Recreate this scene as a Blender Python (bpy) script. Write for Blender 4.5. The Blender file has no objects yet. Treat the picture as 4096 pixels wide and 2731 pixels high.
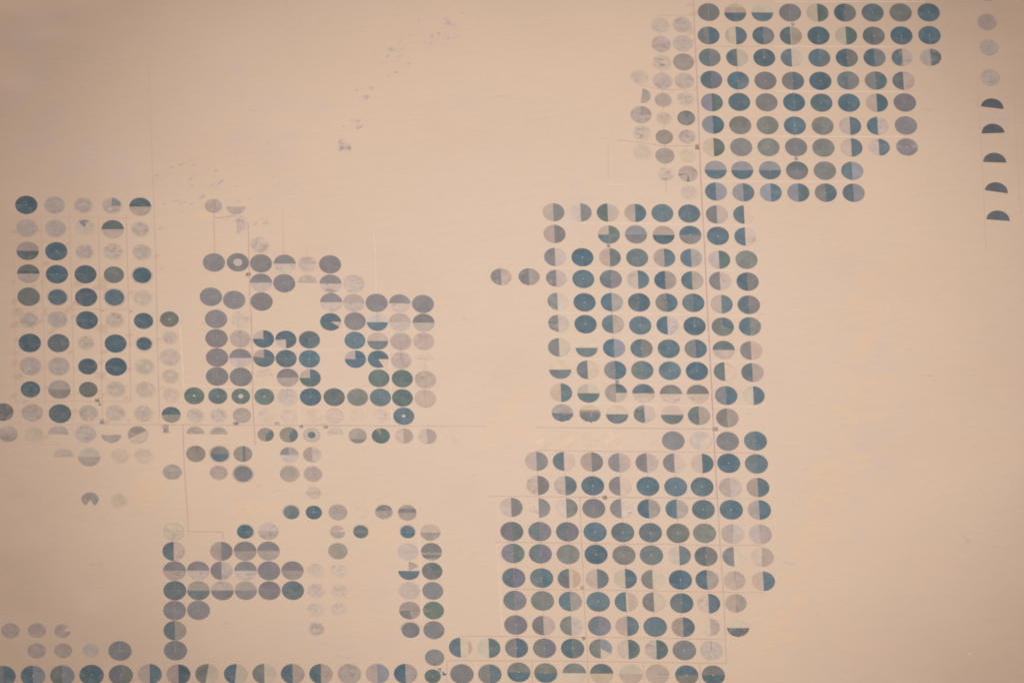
import bpy, math, random
import numpy as np
from mathutils import Matrix, Vector, noise as mnoise

# ------------------------------------------------------------------ camera, sky, sun, exposure
# 1 unit = 100 m.  The picture is taken from orbit: 470 km away, 34 degrees off the vertical.
sc = bpy.context.scene
COL = sc.collection
R = math.radians
cam = bpy.data.cameras.new("camera")
cam.lens, cam.sensor_width, cam.sensor_fit = 400.0, 36.0, 'HORIZONTAL'
cam.clip_start, cam.clip_end = 10.0, 12000.0
camo = bpy.data.objects.new("camera", cam)
COL.objects.link(camo)
camo.matrix_world = Matrix(((0.998205484, -0.00173621723, -0.0598564705, -281.325412), (-0.0318941697, 0.830583443, -0.555980131, -2613.10662), (0.0506810957, 0.556891488, 0.829037573, 3896.47659), (0, 0, 0, 1)))
sc.camera = camo

SUN_EL, SUN_AZ = R(48), R(-62)          # elevation; compass bearing from grid north (negative = west)
world = bpy.data.worlds.new("World")
sc.world = world
world.use_nodes = True
wn = world.node_tree.nodes
wl = world.node_tree.links
sky = wn.new("ShaderNodeTexSky")
sky.sky_type = 'NISHITA'
sky.sun_disc = False
sky.sun_elevation = SUN_EL
sky.sun_rotation = SUN_AZ
bg = wn["Background"]
bg.inputs["Strength"].default_value = 0.06
wl.new(sky.outputs[0], bg.inputs["Color"])
sun = bpy.data.lights.new("sun", 'SUN')
sun.energy, sun.angle, sun.color = 4.0, R(0.53), (1.0, 0.955, 0.90)
suno = bpy.data.objects.new("sun", sun)
COL.objects.link(suno)
sdir = Vector((math.sin(SUN_AZ) * math.cos(SUN_EL), math.cos(SUN_AZ) * math.cos(SUN_EL), math.sin(SUN_EL)))
suno.rotation_euler = sdir.to_track_quat('Z', 'Y').to_euler()
suno.location = sdir * 400
vs = sc.view_settings
vs.view_transform, vs.look, vs.gamma, vs.use_curve_mapping = 'Standard', 'None', 1.0, False
vs.exposure = 0.0
sc.cycles.pixel_filter_type = 'BLACKMAN_HARRIS'
sc.cycles.filter_width = 1.9            # the soft edge of a long lens through air
ILLUM = (1.08, 1.07, 1.1)                          # light falling on flat ground, measured once: sRGB look -> real base colour

def lin(c):
    c /= 255.0
    return c / 12.92 if c <= 0.04045 else ((c + 0.055) / 1.055) ** 2.4
def base(rgb, k=1.0):
    return tuple(min(0.9, lin(v * k) / i) for v, i in zip(rgb, ILLUM)) + (1.0,)

# ------------------------------------------------------------------ materials
class NT:
    def __init__(s, tree): s.t, s.n, s.l = tree, tree.nodes, tree.links
    def new(s, kind, **kw):
        nd = s.n.new(kind)
        for k, v in kw.items(): setattr(nd, k, v)
        return nd
    def put(s, sock, v):
        if hasattr(v, 'is_output') or isinstance(v, bpy.types.NodeSocket): s.l.new(v, sock)
        elif sock.type == 'VECTOR' and hasattr(v, '__len__'): sock.default_value = v[:3]
        else: sock.default_value = v
    def math(s, op, a, b=0.0, c=None, clamp=False):
        nd = s.new("ShaderNodeMath", operation=op, use_clamp=clamp)
        s.put(nd.inputs[0], a); s.put(nd.inputs[1], b)
        if c is not None: s.put(nd.inputs[2], c)
        return nd.outputs[0]
    def noise(s, vec, scale, detail=3.0, rough=0.55, dist=0.0):
        nd = s.new("ShaderNodeTexNoise")
        s.l.new(vec, nd.inputs["Vector"])
        nd.inputs["Scale"].default_value = scale
        nd.inputs["Detail"].default_value = detail
        nd.inputs["Roughness"].default_value = rough
        nd.inputs["Distortion"].default_value = dist
        return nd.outputs[0]
    def smooth(s, v, a, b, lo=0.0, hi=1.0):
        nd = s.new("ShaderNodeMapRange", interpolation_type='SMOOTHSTEP')
        s.put(nd.inputs[0], v)
        for i, x in zip((1, 2, 3, 4), (a, b, lo, hi)): s.put(nd.inputs[i], x)
        return nd.outputs[0]
    def mix(s, f, a, b):
        nd = s.new("ShaderNodeMix", data_type='RGBA', blend_type='MIX')
        s.put(nd.inputs[0], f); s.put(nd.inputs[6], a); s.put(nd.inputs[7], b)
        return nd.outputs[2]
    def mapping(s, vec, rot=0.0, scale=(1, 1, 1)):
        nd = s.new("ShaderNodeMapping")
        s.l.new(vec, nd.inputs[0])
        nd.inputs["Rotation"].default_value = (0, 0, rot)
        nd.inputs["Scale"].default_value = scale
        return nd.outputs[0]
    def scale_col(s, col, v):
        nd = s.new("ShaderNodeVectorMath", operation='SCALE')
        s.put(nd.inputs[0], col); s.put(nd.inputs[3], v)
        return nd.outputs[0]

# the desert sand as one node group, so that bare and half-buried fields fade into the very same sand
g = bpy.data.node_groups.new("desert_sand", 'ShaderNodeTree')
g.interface.new_socket("Color", in_out='OUTPUT', socket_type='NodeSocketColor')
g.interface.new_socket("Height", in_out='OUTPUT', socket_type='NodeSocketFloat')
N = NT(g)
pos = N.new("ShaderNodeNewGeometry").outputs["Position"]
# lens vignette painted into the sand colour: paler in the middle, browner towards the rims
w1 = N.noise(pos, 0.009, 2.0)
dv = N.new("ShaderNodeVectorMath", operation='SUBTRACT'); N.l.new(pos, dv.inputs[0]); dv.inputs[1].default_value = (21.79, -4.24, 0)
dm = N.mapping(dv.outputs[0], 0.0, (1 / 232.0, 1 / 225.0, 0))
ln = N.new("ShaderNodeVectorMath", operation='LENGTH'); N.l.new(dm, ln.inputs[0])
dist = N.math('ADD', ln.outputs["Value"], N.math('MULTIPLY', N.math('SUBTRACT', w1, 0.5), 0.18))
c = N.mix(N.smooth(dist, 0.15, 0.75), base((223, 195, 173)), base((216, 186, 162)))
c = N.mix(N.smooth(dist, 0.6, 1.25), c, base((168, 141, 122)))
# rosy and grey tints
w2 = N.noise(N.mapping(pos, 0.3, (1, 1.6, 1)), 0.016, 3.0)
c = N.mix(N.smooth(w2, 0.45, 0.75, 0.0, 0.5), c, N.scale_col(N.mix(0.35, c, base((214, 178, 160))), 0.985))
w3 = N.noise(N.mapping(pos, -0.5, (1, 1.4, 1)), 0.02, 2.0)
c = N.mix(N.smooth(w3, 0.55, 0.8, 0.0, 0.5), c, N.mix(0.3, c, base((205, 184, 172))))
# low sand ripples: shading of their faces put into the colour as faint wavy streaks lying roughly east-west and up to the north-east
wv = N.noise(pos, 0.05, 2.0)
rip = N.noise(N.mapping(pos, R(-14), (0.075, 0.26, 1)), 1.0, 5.0, 0.62, 1.2)
rip2 = N.noise(N.mapping(pos, R(-26), (0.16, 0.62, 1)), 1.0, 4.0, 0.62, 0.9)
fine = N.noise(pos, 1.7, 3.0, 0.7)
k = N.math('ADD', N.smooth(rip, 0.25, 0.75, 0.985, 1.012), N.smooth(rip2, 0.3, 0.7, -0.008, 0.008))
streak = N.math('MULTIPLY', N.smooth(rip, 0.54, 0.68), N.smooth(rip2, 0.49, 0.64))
streak = N.math('MULTIPLY', streak, N.smooth(wv, 0.38, 0.62, 0.25, 1.0))
k = N.math('SUBTRACT', k, N.math('MULTIPLY', streak, 0.125))
k = N.math('ADD', k, N.smooth(fine, 0.2, 0.8, -0.03, 0.03))
c = N.scale_col(c, k)
go = N.new("NodeGroupOutput")
N.l.new(c, go.inputs[0])
N.l.new(N.math('ADD', N.math('MULTIPLY', rip, 0.35), N.math('MULTIPLY', rip2, 0.12)), go.inputs[1])

def mat_new(name):
    m = bpy.data.materials.new(name)
    m.use_nodes = True
    n = NT(m.node_tree)
    b = n.n["Principled BSDF"]
    b.inputs["Roughness"].default_value = 0.95
    b.inputs["Specular IOR Level"].default_value = 0.05
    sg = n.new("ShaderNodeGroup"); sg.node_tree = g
    return m, n, b, sg

m_sand, n, b, sg = mat_new("sand")
gp = n.new("ShaderNodeNewGeometry").outputs["Position"]
gn = n.math('SUBTRACT', n.noise(gp, 0.5, 4.0, 0.6, 0.5), 0.5)
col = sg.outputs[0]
def times(col, k):
    nd = n.new("ShaderNodeVectorMath", operation='MULTIPLY')
    n.put(nd.inputs[0], col); nd.inputs[1].default_value = k
    return nd.outputs[0]
for nm, k, lo, hi, st in (("silt", (0.955, 0.985, 1.06), 0.0, 1.0, 0.75), ("stain", (0.86, 0.79, 0.79), 0.15, 0.8, 0.65), ("drift", (1.075, 1.01, 0.90), 0.2, 0.7, 0.68)):
    at = n.new("ShaderNodeAttribute"); at.attribute_name = nm
    f = n.math('MULTIPLY_ADD', n.math('MULTIPLY', gn, n.smooth(at.outputs["Fac"], 0.0, 0.3)), 0.3 if nm == "silt" else 1.1, at.outputs["Fac"])
    f = n.math('MULTIPLY', n.smooth(f, lo, hi), st)
    if nm == "drift": f = n.math('MULTIPLY', f, n.smooth(n.noise(gp, 0.22, 3.0, 0.6, 0.8), 0.3, 0.7, 0.35, 1.0))
    col = n.mix(f, col, times(col, k))
n.l.new(col, b.inputs["Base Color"])
bp = n.new("ShaderNodeBump"); bp.inputs["Strength"].default_value = 0.35; bp.inputs["Distance"].default_value = 1.0
n.l.new(sg.outputs[1], bp.inputs["Height"]); n.l.new(bp.outputs[0], b.inputs["Normal"])

# crops and fallow: the colour is each object's own; rows, wheel rings and patchy growth come from noise round its pivot
def crop_material(name, ring_amp, row_amp):
    m, n, b, sg = mat_new(name)
    oi = n.new("ShaderNodeObjectInfo")
    oc = n.new("ShaderNodeTexCoord").outputs["Object"]
    def attr(a):
        nd = n.new("ShaderNodeAttribute", attribute_type='OBJECT'); nd.attribute_name = a
        return nd.outputs["Fac"]
    patchy, soft, rad, growth = attr("patchy"), attr("soft"), attr("rad"), attr("growth")
    off = n.new("ShaderNodeVectorMath", operation='ADD')
    sh = n.new("ShaderNodeCombineXYZ")
    n.l.new(n.math('MULTIPLY', oi.outputs["Random"], 417.0), sh.inputs[0]); n.l.new(n.math('MULTIPLY', oi.outputs["Random"], 233.0), sh.inputs[1])
    n.l.new(oc, off.inputs[0]); n.l.new(sh.outputs[0], off.inputs[1])
    v = off.outputs[0]
    broad = n.noise(v, 0.22, 2.0, 0.5, 0.4)
    mid = n.noise(v, 0.7, 4.0, 0.6, 0.6)
    rows = n.noise(n.mapping(v, 0, (5.0, 0.35, 1)), 1.0, 2.0, 0.6)
    le = n.new("ShaderNodeVectorMath", operation='LENGTH'); n.l.new(oc, le.inputs[0])
    cx = n.new("ShaderNodeCombineXYZ"); n.l.new(le.outputs["Value"], cx.inputs[0]); n.l.new(oi.outputs["Random"], cx.inputs[1])
    ring = n.noise(cx.outputs[0], 3.2, 3.0, 0.7)
    grain = n.noise(v, 3.5, 2.0, 0.7)
    k = n.math('MULTIPLY_ADD', n.smooth(broad, 0.28, 0.72, -0.10, 0.10), n.math('MULTIPLY_ADD', growth, 0.5, 0.5), 1.0)
    k = n.math('ADD', k, n.math('MULTIPLY', n.math('SUBTRACT', mid, 0.5), n.math('MULTIPLY_ADD', patchy, 0.22, 0.16)))
    k = n.math('ADD', k, n.math('MULTIPLY', n.math('SUBTRACT', rows, 0.5), row_amp))
    k = n.math('ADD', k, n.math('MULTIPLY', n.math('SUBTRACT', ring, 0.5), ring_amp))
    k = n.math('ADD', k, n.math('MULTIPLY', n.math('SUBTRACT', grain, 0.5), 0.14))
    col = n.scale_col(oi.outputs["Color"], k)
    # drier spots turn a little towards straw
    dry = n.smooth(n.noise(v, 0.33, 3.0, 0.55, 0.8), 0.45, 0.75, 0.0, 0.42)
    col = n.mix(n.math('MULTIPLY', dry, growth), col, n.mix(0.5, col, base((150, 142, 124))))
    # stubble and old growth left in blotches on fallow ground
    blot = n.noise(n.mapping(v, 0.5, (0.30, 0.55, 1)), 1.0, 3.5, 0.55, 1.1)
    edge = n.math('MULTIPLY_ADD', patchy, -0.16, 0.65)
    bf = n.math('MULTIPLY', n.smooth(blot, edge, n.math('ADD', edge, 0.22)), n.math('MULTIPLY', patchy, 0.95, clamp=True), clamp=True)
    col = n.mix(bf, col, n.mix(0.5, n.scale_col(col, 0.60), base((152, 132, 134))))
    # wind-blown sand over the rim and in thin sheets over soft fields
    rn = n.math('DIVIDE', le.outputs["Value"], rad)
    rn = n.math('ADD', rn, n.math('MULTIPLY', n.math('SUBTRACT', mid, 0.5), n.math('MULTIPLY', soft, 0.35)))
    f1 = n.smooth(rn, n.math('MULTIPLY_ADD', soft, -0.28, 1.0), 1.02)
    f1 = n.math('MULTIPLY', f1, soft, clamp=True)
    f2 = n.math('MULTIPLY', n.smooth(n.noise(v, 0.4, 3.0, 0.6, 0.5), 0.48, 0.72), n.math('MULTIPLY', soft, 0.72))
    col = n.mix(n.math('MAXIMUM', f1, f2, clamp=True), col, sg.outputs[0])
    n.l.new(col, b.inputs["Base Color"])
    return m
m_crop = crop_material("crop", 0.17, 0.17)
m_ring = crop_material("crop_with_wheel_rings", 0.34, 0.04)
m_rows = crop_material("crop_in_rows", 0.05, 0.36)

def plain(name, rgb, amp=0.12, scale=2.5, blend=0.0):
    m, n, b, sg = mat_new(name)
    pos = n.new("ShaderNodeNewGeometry").outputs["Position"]
    col = n.scale_col(base(rgb), n.smooth(n.noise(pos, scale, 3.0, 0.7), 0.2, 0.8, 1 - amp, 1 + amp))
    if blend:
        gap = n.noise(pos, 0.25, 4.0, 0.65)
        col = n.mix(n.smooth(gap, 0.38, 0.68, 0.0, blend), col, sg.outputs[0])
    n.l.new(col, b.inputs["Base Color"])
    return m
m_red_road = plain("red_gravel_road", (196, 156, 150), 0.06, 0.6, 0.3)
m_blue_road = plain("grey_asphalt_road", (184, 163, 155), 0.06, 0.6, 0.45)
m_dark_road = plain("dark_asphalt_road", (187, 160, 150), 0.08, 0.6, 0.45)
m_red_track = plain("red_dirt_track", (187, 147, 133), 0.06, 0.6, 0.35)
m_pale_track = plain("pale_sand_track", (236, 214, 196), 0.05, 0.6, 0.6)
m_grey_track = plain("grey_dirt_track", (160, 150, 145), 0.06, 0.6, 0.6)
m_pad = plain("bare_pivot_pad", (176, 172, 167), 0.06)
m_disc = {}
m_spoke = plain("pale_service_track", (148, 145, 144), 0.08, 0.8, 0.0)
m_spoke_dark = plain("wet_wheel_track", (128, 118, 116), 0.08, 0.8, 0.0)
m_wall = plain("whitewashed_wall", (226, 218, 206), 0.05)
m_roof = plain("grey_roof", (164, 152, 147), 0.12)
m_bluer = plain("blue_sheet_roof", (134, 142, 160), 0.1)
m_palm = plain("palm_green", (122, 118, 108), 0.2)
m_yard = plain("trodden_yard", (176, 152, 138), 0.08)
m_rock = plain("weathered_rock", (170, 147, 142), 0.12, 1.2)
m_bank = plain("field_bank", (176, 158, 148), 0.1, 1.2, 0.55)

# ------------------------------------------------------------------ helpers
def link(name, me, mat=None, parent=None, loc=(0, 0, 0)):
    o = bpy.data.objects.new(name, me)
    COL.objects.link(o)
    o.location = loc
    if parent is not None: o.parent = parent
    if mat is not None: me.materials.append(mat)
    return o
def tag(o, label=None, cat=None, group=None, kind=None):
    for k, v in (('label', label), ('category', cat), ('group', group), ('kind', kind)):
        if v: o[k] = v
    return o
def mesh(name, verts, faces):
    me = bpy.data.meshes.new(name)
    me.from_pydata(verts, [], faces)
    return me
def slab(name, ring, centre, z0, z1):
    """A low prism over an outline (counter-clockwise), its top a fan round CENTRE: standing crop is 2-3 m high."""
    n = len(ring)
    vv = [(x, y, z1) for x, y in ring] + [(x, y, z0) for x, y in ring] + [(centre[0], centre[1], z1)]
    ff = [(2 * n, i, (i + 1) % n) for i in range(n)] + [(i, n + i, n + (i + 1) % n, (i + 1) % n) for i in range(n)]
    return mesh(name, vv, ff)
def ribbon(name, pts, w, z, mat, kind='structure', parent=None):
    """A road or track: a strip of even width along a smoothed line."""
    P = [Vector((x, y, 0)) for x, y in pts]
    Q = []
    for a, b in zip(P, P[1:]):
        m = max(1, int((b - a).length / 6))
        Q += [a.lerp(b, i / m) for i in range(m)]
    Q.append(P[-1])
    vv, ff = [], []
    for i, p in enumerate(Q):
        d = (Q[min(i + 1, len(Q) - 1)] - Q[max(i - 1, 0)]).normalized()
        nrm = Vector((-d.y, d.x, 0)) * (w / 2) * (1 + 0.25 * mnoise.noise((p.x * .3, p.y * .3, w)))
        j = Vector((-d.y, d.x, 0)) * 0.05 * mnoise.noise((p.x * .15, p.y * .15, 3.3))
        vv += [tuple(p + nrm + j + Vector((0, 0, z))), tuple(p - nrm + j + Vector((0, 0, z)))]
    ff = [(2 * i, 2 * i + 1, 2 * i + 3, 2 * i + 2) for i in range(len(Q) - 1)]
    o = link(name, mesh(name, vv, ff), mat, parent)
    if kind: tag(o, kind=kind)
    return o
def clock(t):
    return math.sin(t), math.cos(t)

# ------------------------------------------------------------------ setting: desert floor, roads, tracks
# field: block, east, north, radius (100 m), cover, marks -- cover F whole, V west/east, H north/south, S clock sectors; a letter is a tone
FIELDS = [
    ('FB', 67.57, 160.44, 4.22, 'F:Fm', 'x'),
    ('FB', 76.91, 160.61, 4.15, 'F:Wm', ''),
    ('FB', 67.65, 150.69, 4.22, 'F:Wh', ''),
    ('FB', 76.78, 151.08, 4.4, 'F:Wm', ''),
    ('FB', 67.53, 141.28, 4.29, 'F:Fh', 'x'),
    ('FB', 76.75, 141.44, 4.4, 'F:M', 'k90'),
    ('FB', 57.85, 133.59, 4.15, 'F:Fm', 'x'),
    ('FB', 67.51, 131.66, 4.29, 'F:Wm', ''),
    ('FB', 76.65, 131.83, 4.22, 'F:Wm', ''),
    ('FB', 58.49, 124.08, 3.8, 'S:5-190M', 'r260'),
    ('FB', 67.38, 121.94, 3.7, 'F:U', 'c'),
    ('FB', 76.92, 122.67, 3.94, 'F:Fh', 'x'),
    ('FB', 57.76, 114.37, 4.4, 'S:0-90M,90-360Wm', ''),
    ('FB', 67.29, 112.54, 3.66, 'F:Fm', 'x'),
    ('FB', 76.73, 112.75, 3.77, 'S:-10-50S,50-350T', 'c'),
    ('FB', 57.72, 104.95, 4.15, 'F:Fh', 'x'),
    ('FB', 67.13, 103.03, 3.66, 'F:A', 'c'),
    ('FB', 76.63, 103.24, 3.63, 'F:Wh', ''),
    ('FB', 57.57, 95.42, 4.33, 'F:F', 'x'),
    ('FB', 67.01, 93.54, 4.01, 'F:M', 'k95,c'),
    ('FB', 76.53, 93.62, 3.7, 'F:Z', 'x'),
    ('FB', 66.89, 84.21, 3.66, 'F:Fh', 'x'),
    ('FB', 76.33, 84.41, 4.05, 'S:-95-172Wm,172-190O,190-255Wm,255-265S', ''),
    ('FB', 76.31, 75.05, 3.94, 'F:F', 'x'),
    ('TR', 88.43, 167.21, 4.61, 'F:T', 'p,n,s'),
    ('TR', 99.65, 167.0, 4.61, 'H:Y.2,R.5,E', 'p'),
    ('TR', 111.09, 167.13, 4.61, 'H:Y/E', 'p'),
    ('TR', 87.89, 155.12, 4.61, 'V:S.28,O.5,D', 'p'),
    ('TR', 99.43, 155.17, 4.61, 'V:R.17,Y.5,E', ''),
    ('TR', 111.0, 155.21, 4.61, 'V:D/T', 'p'),
    ('TR', 87.86, 143.85, 4.61, 'V:S/T', 'p'),
    ('TR', 99.44, 143.81, 4.61, 'V:S/Y', ''),
    ('TR', 110.92, 143.81, 4.61, 'F:D', 'P,n'),
    ('TR', 88.09, 132.39, 4.61, 'V:E/V', 'p'),
    ('TR', 99.36, 132.0, 4.61, 'S:0-90D,90-180S,180-360D', 'p,s'),
    ('TR', 110.86, 132.0, 4.65, 'F:T', 'p'),
    ('TR', 87.86, 120.79, 4.61, 'V:Q/G', 'p'),
    ('TR', 99.36, 121.05, 4.61, 'F:D', 'p'),
    ('TR', 110.83, 120.88, 4.65, 'F:T', ''),
    ('TR', 87.85, 109.4, 4.65, 'V:Q/D', 'p'),
    ('TR', 99.24, 109.17, 4.65, 'F:O', 'p,b'),
    ('TR', 110.75, 109.21, 4.65, 'F:O', 'p,c,s'),
    ('TR', 122.21, 109.04, 4.65, 'F:D', 'P,n,s'),
    ('TR', 87.65, 97.94, 4.65, 'V:Y/G', ''),
    ('TR', 99.18, 97.98, 4.65, 'F:T', 'p,s'),
    ('TR', 110.64, 98.02, 4.65, 'F:O', 'P,c'),
    ('TR', 87.99, 86.39, 4.61, 'H:Q/D', 'p'),
    ('TR', 99.1, 86.25, 4.61, 'H:Q/D', 'p'),
    ('TR', 110.72, 86.29, 4.65, 'H:Q/D', 'p,s'),
    ('TR', 87.67, 75.39, 4.61, 'V:D/Q', 'p'),
    ('TR', 99.08, 74.99, 4.61, 'V:Q/E', 'p'),
    ('TR', 110.57, 74.98, 4.61, 'V:Q/E', 'p'),
    ('TR', 122.85, 167.1, 4.65, 'F:T', 'p,n,s'),
    ('TR', 134.46, 167.09, 4.69, 'V:Y/G', ''),
    ('TR', 146.12, 167.2, 4.69, 'V:D/T', 'p'),
    ('TR', 157.83, 167.25, 4.69, 'F:E', 'p'),
    ('TR', 169.68, 167.35, 4.73, 'F:T', 'p'),
    ('TR', 181.57, 167.46, 4.73, 'F:D', 'p'),
    ('TR', 122.62, 155.16, 4.69, 'V:E.49,Y.53,M', ''),
    ('TR', 134.31, 155.26, 4.69, 'F:D', 'p,s'),
    ('TR', 145.95, 155.36, 4.69, 'V:Y/G', ''),
    ('TR', 157.68, 155.3, 4.69, 'V:S/T', 'p'),
    ('TR', 169.43, 155.46, 4.69, 'F:D', 'p,s'),
    ('TR', 181.31, 155.67, 4.73, 'F:D', 'p,s'),
    ('TR', 122.46, 143.85, 4.65, 'V:S/Y', ''),
    ('TR', 134.13, 143.85, 4.65, 'V:D/S', 'p'),
    ('TR', 145.75, 143.89, 4.69, 'V:D/O', 'p'),
    ('TR', 157.48, 144.05, 4.69, 'V:D/T', 'p'),
    ('TR', 169.25, 144.04, 4.69, 'V:E/Wm', 'r130'),
    ('TR', 181.2, 144.09, 4.69, 'V:Wm/S', 'r160'),
    ('TR', 122.45, 131.93, 4.69, 'V:T/E', 'p'),
    ('TR', 134.01, 131.97, 4.69, 'F:D', 'p'),
    ('TR', 145.73, 132.23, 4.69, 'V:S/T', 'p'),
    ('TR', 157.43, 132.22, 4.69, 'V:T/D', 'p'),
    ('TR', 169.08, 132.16, 4.69, 'V:S/Wm', ''),
    ('TR', 122.44, 120.95, 4.65, 'F:D', 'p,n,s'),
    ('TR', 133.93, 120.78, 4.65, 'F:D', 'p'),
    ('TR', 145.53, 120.77, 4.65, 'F:D', 'p'),
    ('TR', 157.26, 120.81, 4.69, 'V:W/D', 'p'),
    ('TR', 169.09, 121.02, 4.73, 'F:P', 'p'),
    ('TR', 133.87, 108.99, 4.65, 'F:O', 'p,c'),
    ('TR', 145.42, 108.99, 4.68, 'V:W/E', 'p'),
    ('TR', 157.08, 109.03, 4.61, 'V:D/Wm', 'p'),
    ('TR', 168.94, 109.24, 4.72, 'F:P', 'p'),
    ('TR', 122.21, 98.06, 4.68, 'F:T', 'p,s'),
    ('TR', 133.7, 97.84, 4.68, 'F:O', 'p,c'),
    ('TR', 145.42, 97.96, 4.68, 'V:Wm/E', 'p'),
    ('TR', 157.03, 97.91, 4.68, 'V:Wm/E', 'r180'),
    ('TR', 168.76, 98.08, 4.68, 'F:P', 'r200,p'),
    ('TR', 122.09, 86.16, 4.65, 'H:S/T', 'p,n,s'),
    ('TR', 133.75, 86.11, 4.72, 'F:T', 'p'),
    ('TR', 145.23, 86.1, 4.65, 'V:E/Q', 'p,n'),
    ('TR', 122.11, 74.98, 4.65, 'V:Q/E', 'p'),
    ('TR', 133.61, 74.97, 4.65, 'V:T/D', 'p'),
    ('TR', 145.26, 74.96, 4.65, 'V:E/Q', 'n'),
    ('ED', 207.05, 177.89, 4.49, 'F:Um', 'r90'),
    ('ED', 206.2, 162.58, 4.42, 'F:Um', 'r90'),
    ('ED', 206.29, 149.55, 4.36, 'F:Wm', 'r90'),
    ('ED', 205.96, 133.93, 4.42, 'F:Wm', 'r100'),
    ('ED', 205.77, 118.45, 4.75, 'S:-90-90N', 't8'),
    ('ED', 205.52, 105.47, 4.82, 'S:-90-90N', 't-3'),
    ('ED', 205.3, 90.58, 4.89, 'S:-90-90N', 't2'),
    ('ED', 205.07, 75.66, 4.82, 'S:-90-90N', 't10'),
    ('ED', 205.07, 61.28, 4.89, 'S:-90-90N', 't5'),
    ('MR', 19.32, 64.73, 4.58, 'V:U/T', ''),
    ('MR', 30.68, 64.71, 4.58, 'V:W/T', ''),
    ('MR', 41.99, 64.64, 4.58, 'V:G/W', ''),
    ('MR', 53.48, 64.51, 4.58, 'V:U/D', ''),
    ('MR', 64.79, 64.44, 4.58, 'F:E', 'p,s'),
    ('MR', 76.02, 64.25, 4.62, 'F:E', 'p,s'),
    ('MR', 87.55, 63.8, 4.62, 'V:T/W', ''),
    ('MR', 98.96, 63.78, 4.62, 'V:E/K', ''),
    ('MR', 19.4, 53.79, 4.58, 'V:U/T', 'p'),
    ('MR', 42.07, 53.54, 4.58, 'S:0-90G,90-180S,180-270E,270-360U', 'n,s'),
    ('MR', 53.37, 53.67, 4.58, 'H:Q/T', 'p'),
    ('MR', 64.84, 53.38, 4.58, 'H:U/D', ''),
    ('MR', 75.98, 53.47, 4.62, 'H:D/T', 'P'),
    ('MR', 87.54, 53.02, 4.62, 'F:E', 'P'),
    ('MR', 98.92, 52.68, 4.58, 'V:E/Fm', ''),
    ('MR', 19.27, 42.24, 4.58, 'V:T/W', ''),
    ('MR', 30.63, 42.11, 4.58, 'F:D', 'P,s'),
    ('MR', 42.05, 42.09, 4.58, 'V:U/S', 'p'),
    ('MR', 53.42, 41.96, 4.58, 'F:S', 'p,s'),
    ('MR', 64.71, 41.99, 4.58, 'V:M/E', 'p'),
    ('MR', 75.95, 41.91, 4.62, 'V:E/M', ''),
    ('MR', 87.52, 41.09, 4.62, 'V:W/G', ''),
    ('MR', 98.91, 41.06, 4.62, 'F:O', 'p,s'),
    ('MR', -3.51, 32.05, 4.53, 'V:T/U', 'r190'),
    ('MR', 8.1, 32.08, 4.53, 'V:T/M', 'r180'),
    ('MR', 19.38, 31.36, 4.53, 'V:T/W', 'r200'),
    ('MR', 30.6, 31.23, 4.58, 'F:D', 'P'),
    ('MR', 42.04, 31.2, 4.62, 'V:S/T', 'p'),
    ('MR', 53.35, 31.02, 4.62, 'V:Wm/E', 'p'),
    ('MR', 64.7, 30.73, 4.62, 'V:D/M', 'p'),
    ('MR', 75.89, 30.6, 4.62, 'V:D/M', ''),
    ('MR', 87.47, 30.36, 4.62, 'V:T/Wm', 'p'),
    ('MR', 98.91, 30.07, 4.62, 'V:D/T', 'p'),
    ('MR', 19.52, 19.87, 4.53, 'V:T/W', 'r220,p'),
    ('MR', 30.72, 19.58, 4.62, 'F:D', 'P'),
    ('MR', 42.02, 19.66, 4.62, 'V:D/M', 'p'),
    ('MR', 53.36, 19.58, 4.62, 'V:S/D', 'p'),
    ('MR', 64.75, 19.5, 4.62, 'V:O/D', 'P'),
    ('MR', 75.87, 19.42, 4.62, 'V:S/D', 'p'),
    ('MR', 87.6, 18.81, 4.62, 'V:U/E', ''),
    ('MR', 98.9, 18.51, 4.66, 'V:E/T', 'P'),
    ('MR', 19.45, 8.84, 4.53, 'V:T/W', 'r220,p'),
    ('MR', 30.72, 8.65, 4.62, 'F:D', 'P,n'),
    ('MR', 42.1, 8.73, 4.62, 'V:E/M', ''),
    ('MR', 53.4, 8.12, 4.62, 'F:E', 'P,n'),
    ('MR', 64.7, 8.19, 4.58, 'V:D/Wm', 'p'),
    ('MR', 75.93, 7.85, 4.62, 'F:D', 'P,n'),
    ('MR', 87.61, 7.5, 4.62, 'S:0-110E,110-360O', 'P'),
    ('MR', 98.91, 7.69, 4.62, 'V:D/O', 'p'),
    ('MR', 19.4, -2.86, 4.62, 'V:T/Y', ''),
    ('MR', 30.75, -3.1, 4.58, 'H:Y/S', ''),
    ('MR', 42.14, -3.18, 4.62, 'V:D/Q', 'P'),
    ('MR', 53.5, -3.32, 4.62, 'V:E/O', 'P'),
    ('MR', 64.76, -3.45, 4.62, 'F:D', 'p'),
    ('MR', 75.95, -3.48, 4.62, 'V:T/D', 'p'),
    ('MR', 87.51, -4.09, 4.62, 'H:S/Wm', ''),
    ('MR', 98.92, -4.28, 4.66, 'V:T/R', 'p'),
    ('MR', 19.46, -13.94, 4.58, 'H:Y/S', ''),
    ('MR', 30.8, -14.02, 4.58, 'V:S/Y', ''),
    ('MR', 42.18, -14.16, 4.62, 'V:T/D', 'P'),
    ('MR', 53.39, -14.19, 4.62, 'V:S/E', 'P'),
    ('MR', 64.81, -14.38, 4.62, 'F:E', 'c,P'),
    ('MR', 75.98, -14.57, 4.62, 'F:D', 'n,w,p'),
    ('MR', 87.54, -14.76, 4.62, 'V:S/F', ''),
    ('MR', 98.97, -15.21, 4.66, 'V:S/U', ''),
    ('MR', 19.38, -25.31, 4.62, 'V:R/E', ''),
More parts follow.
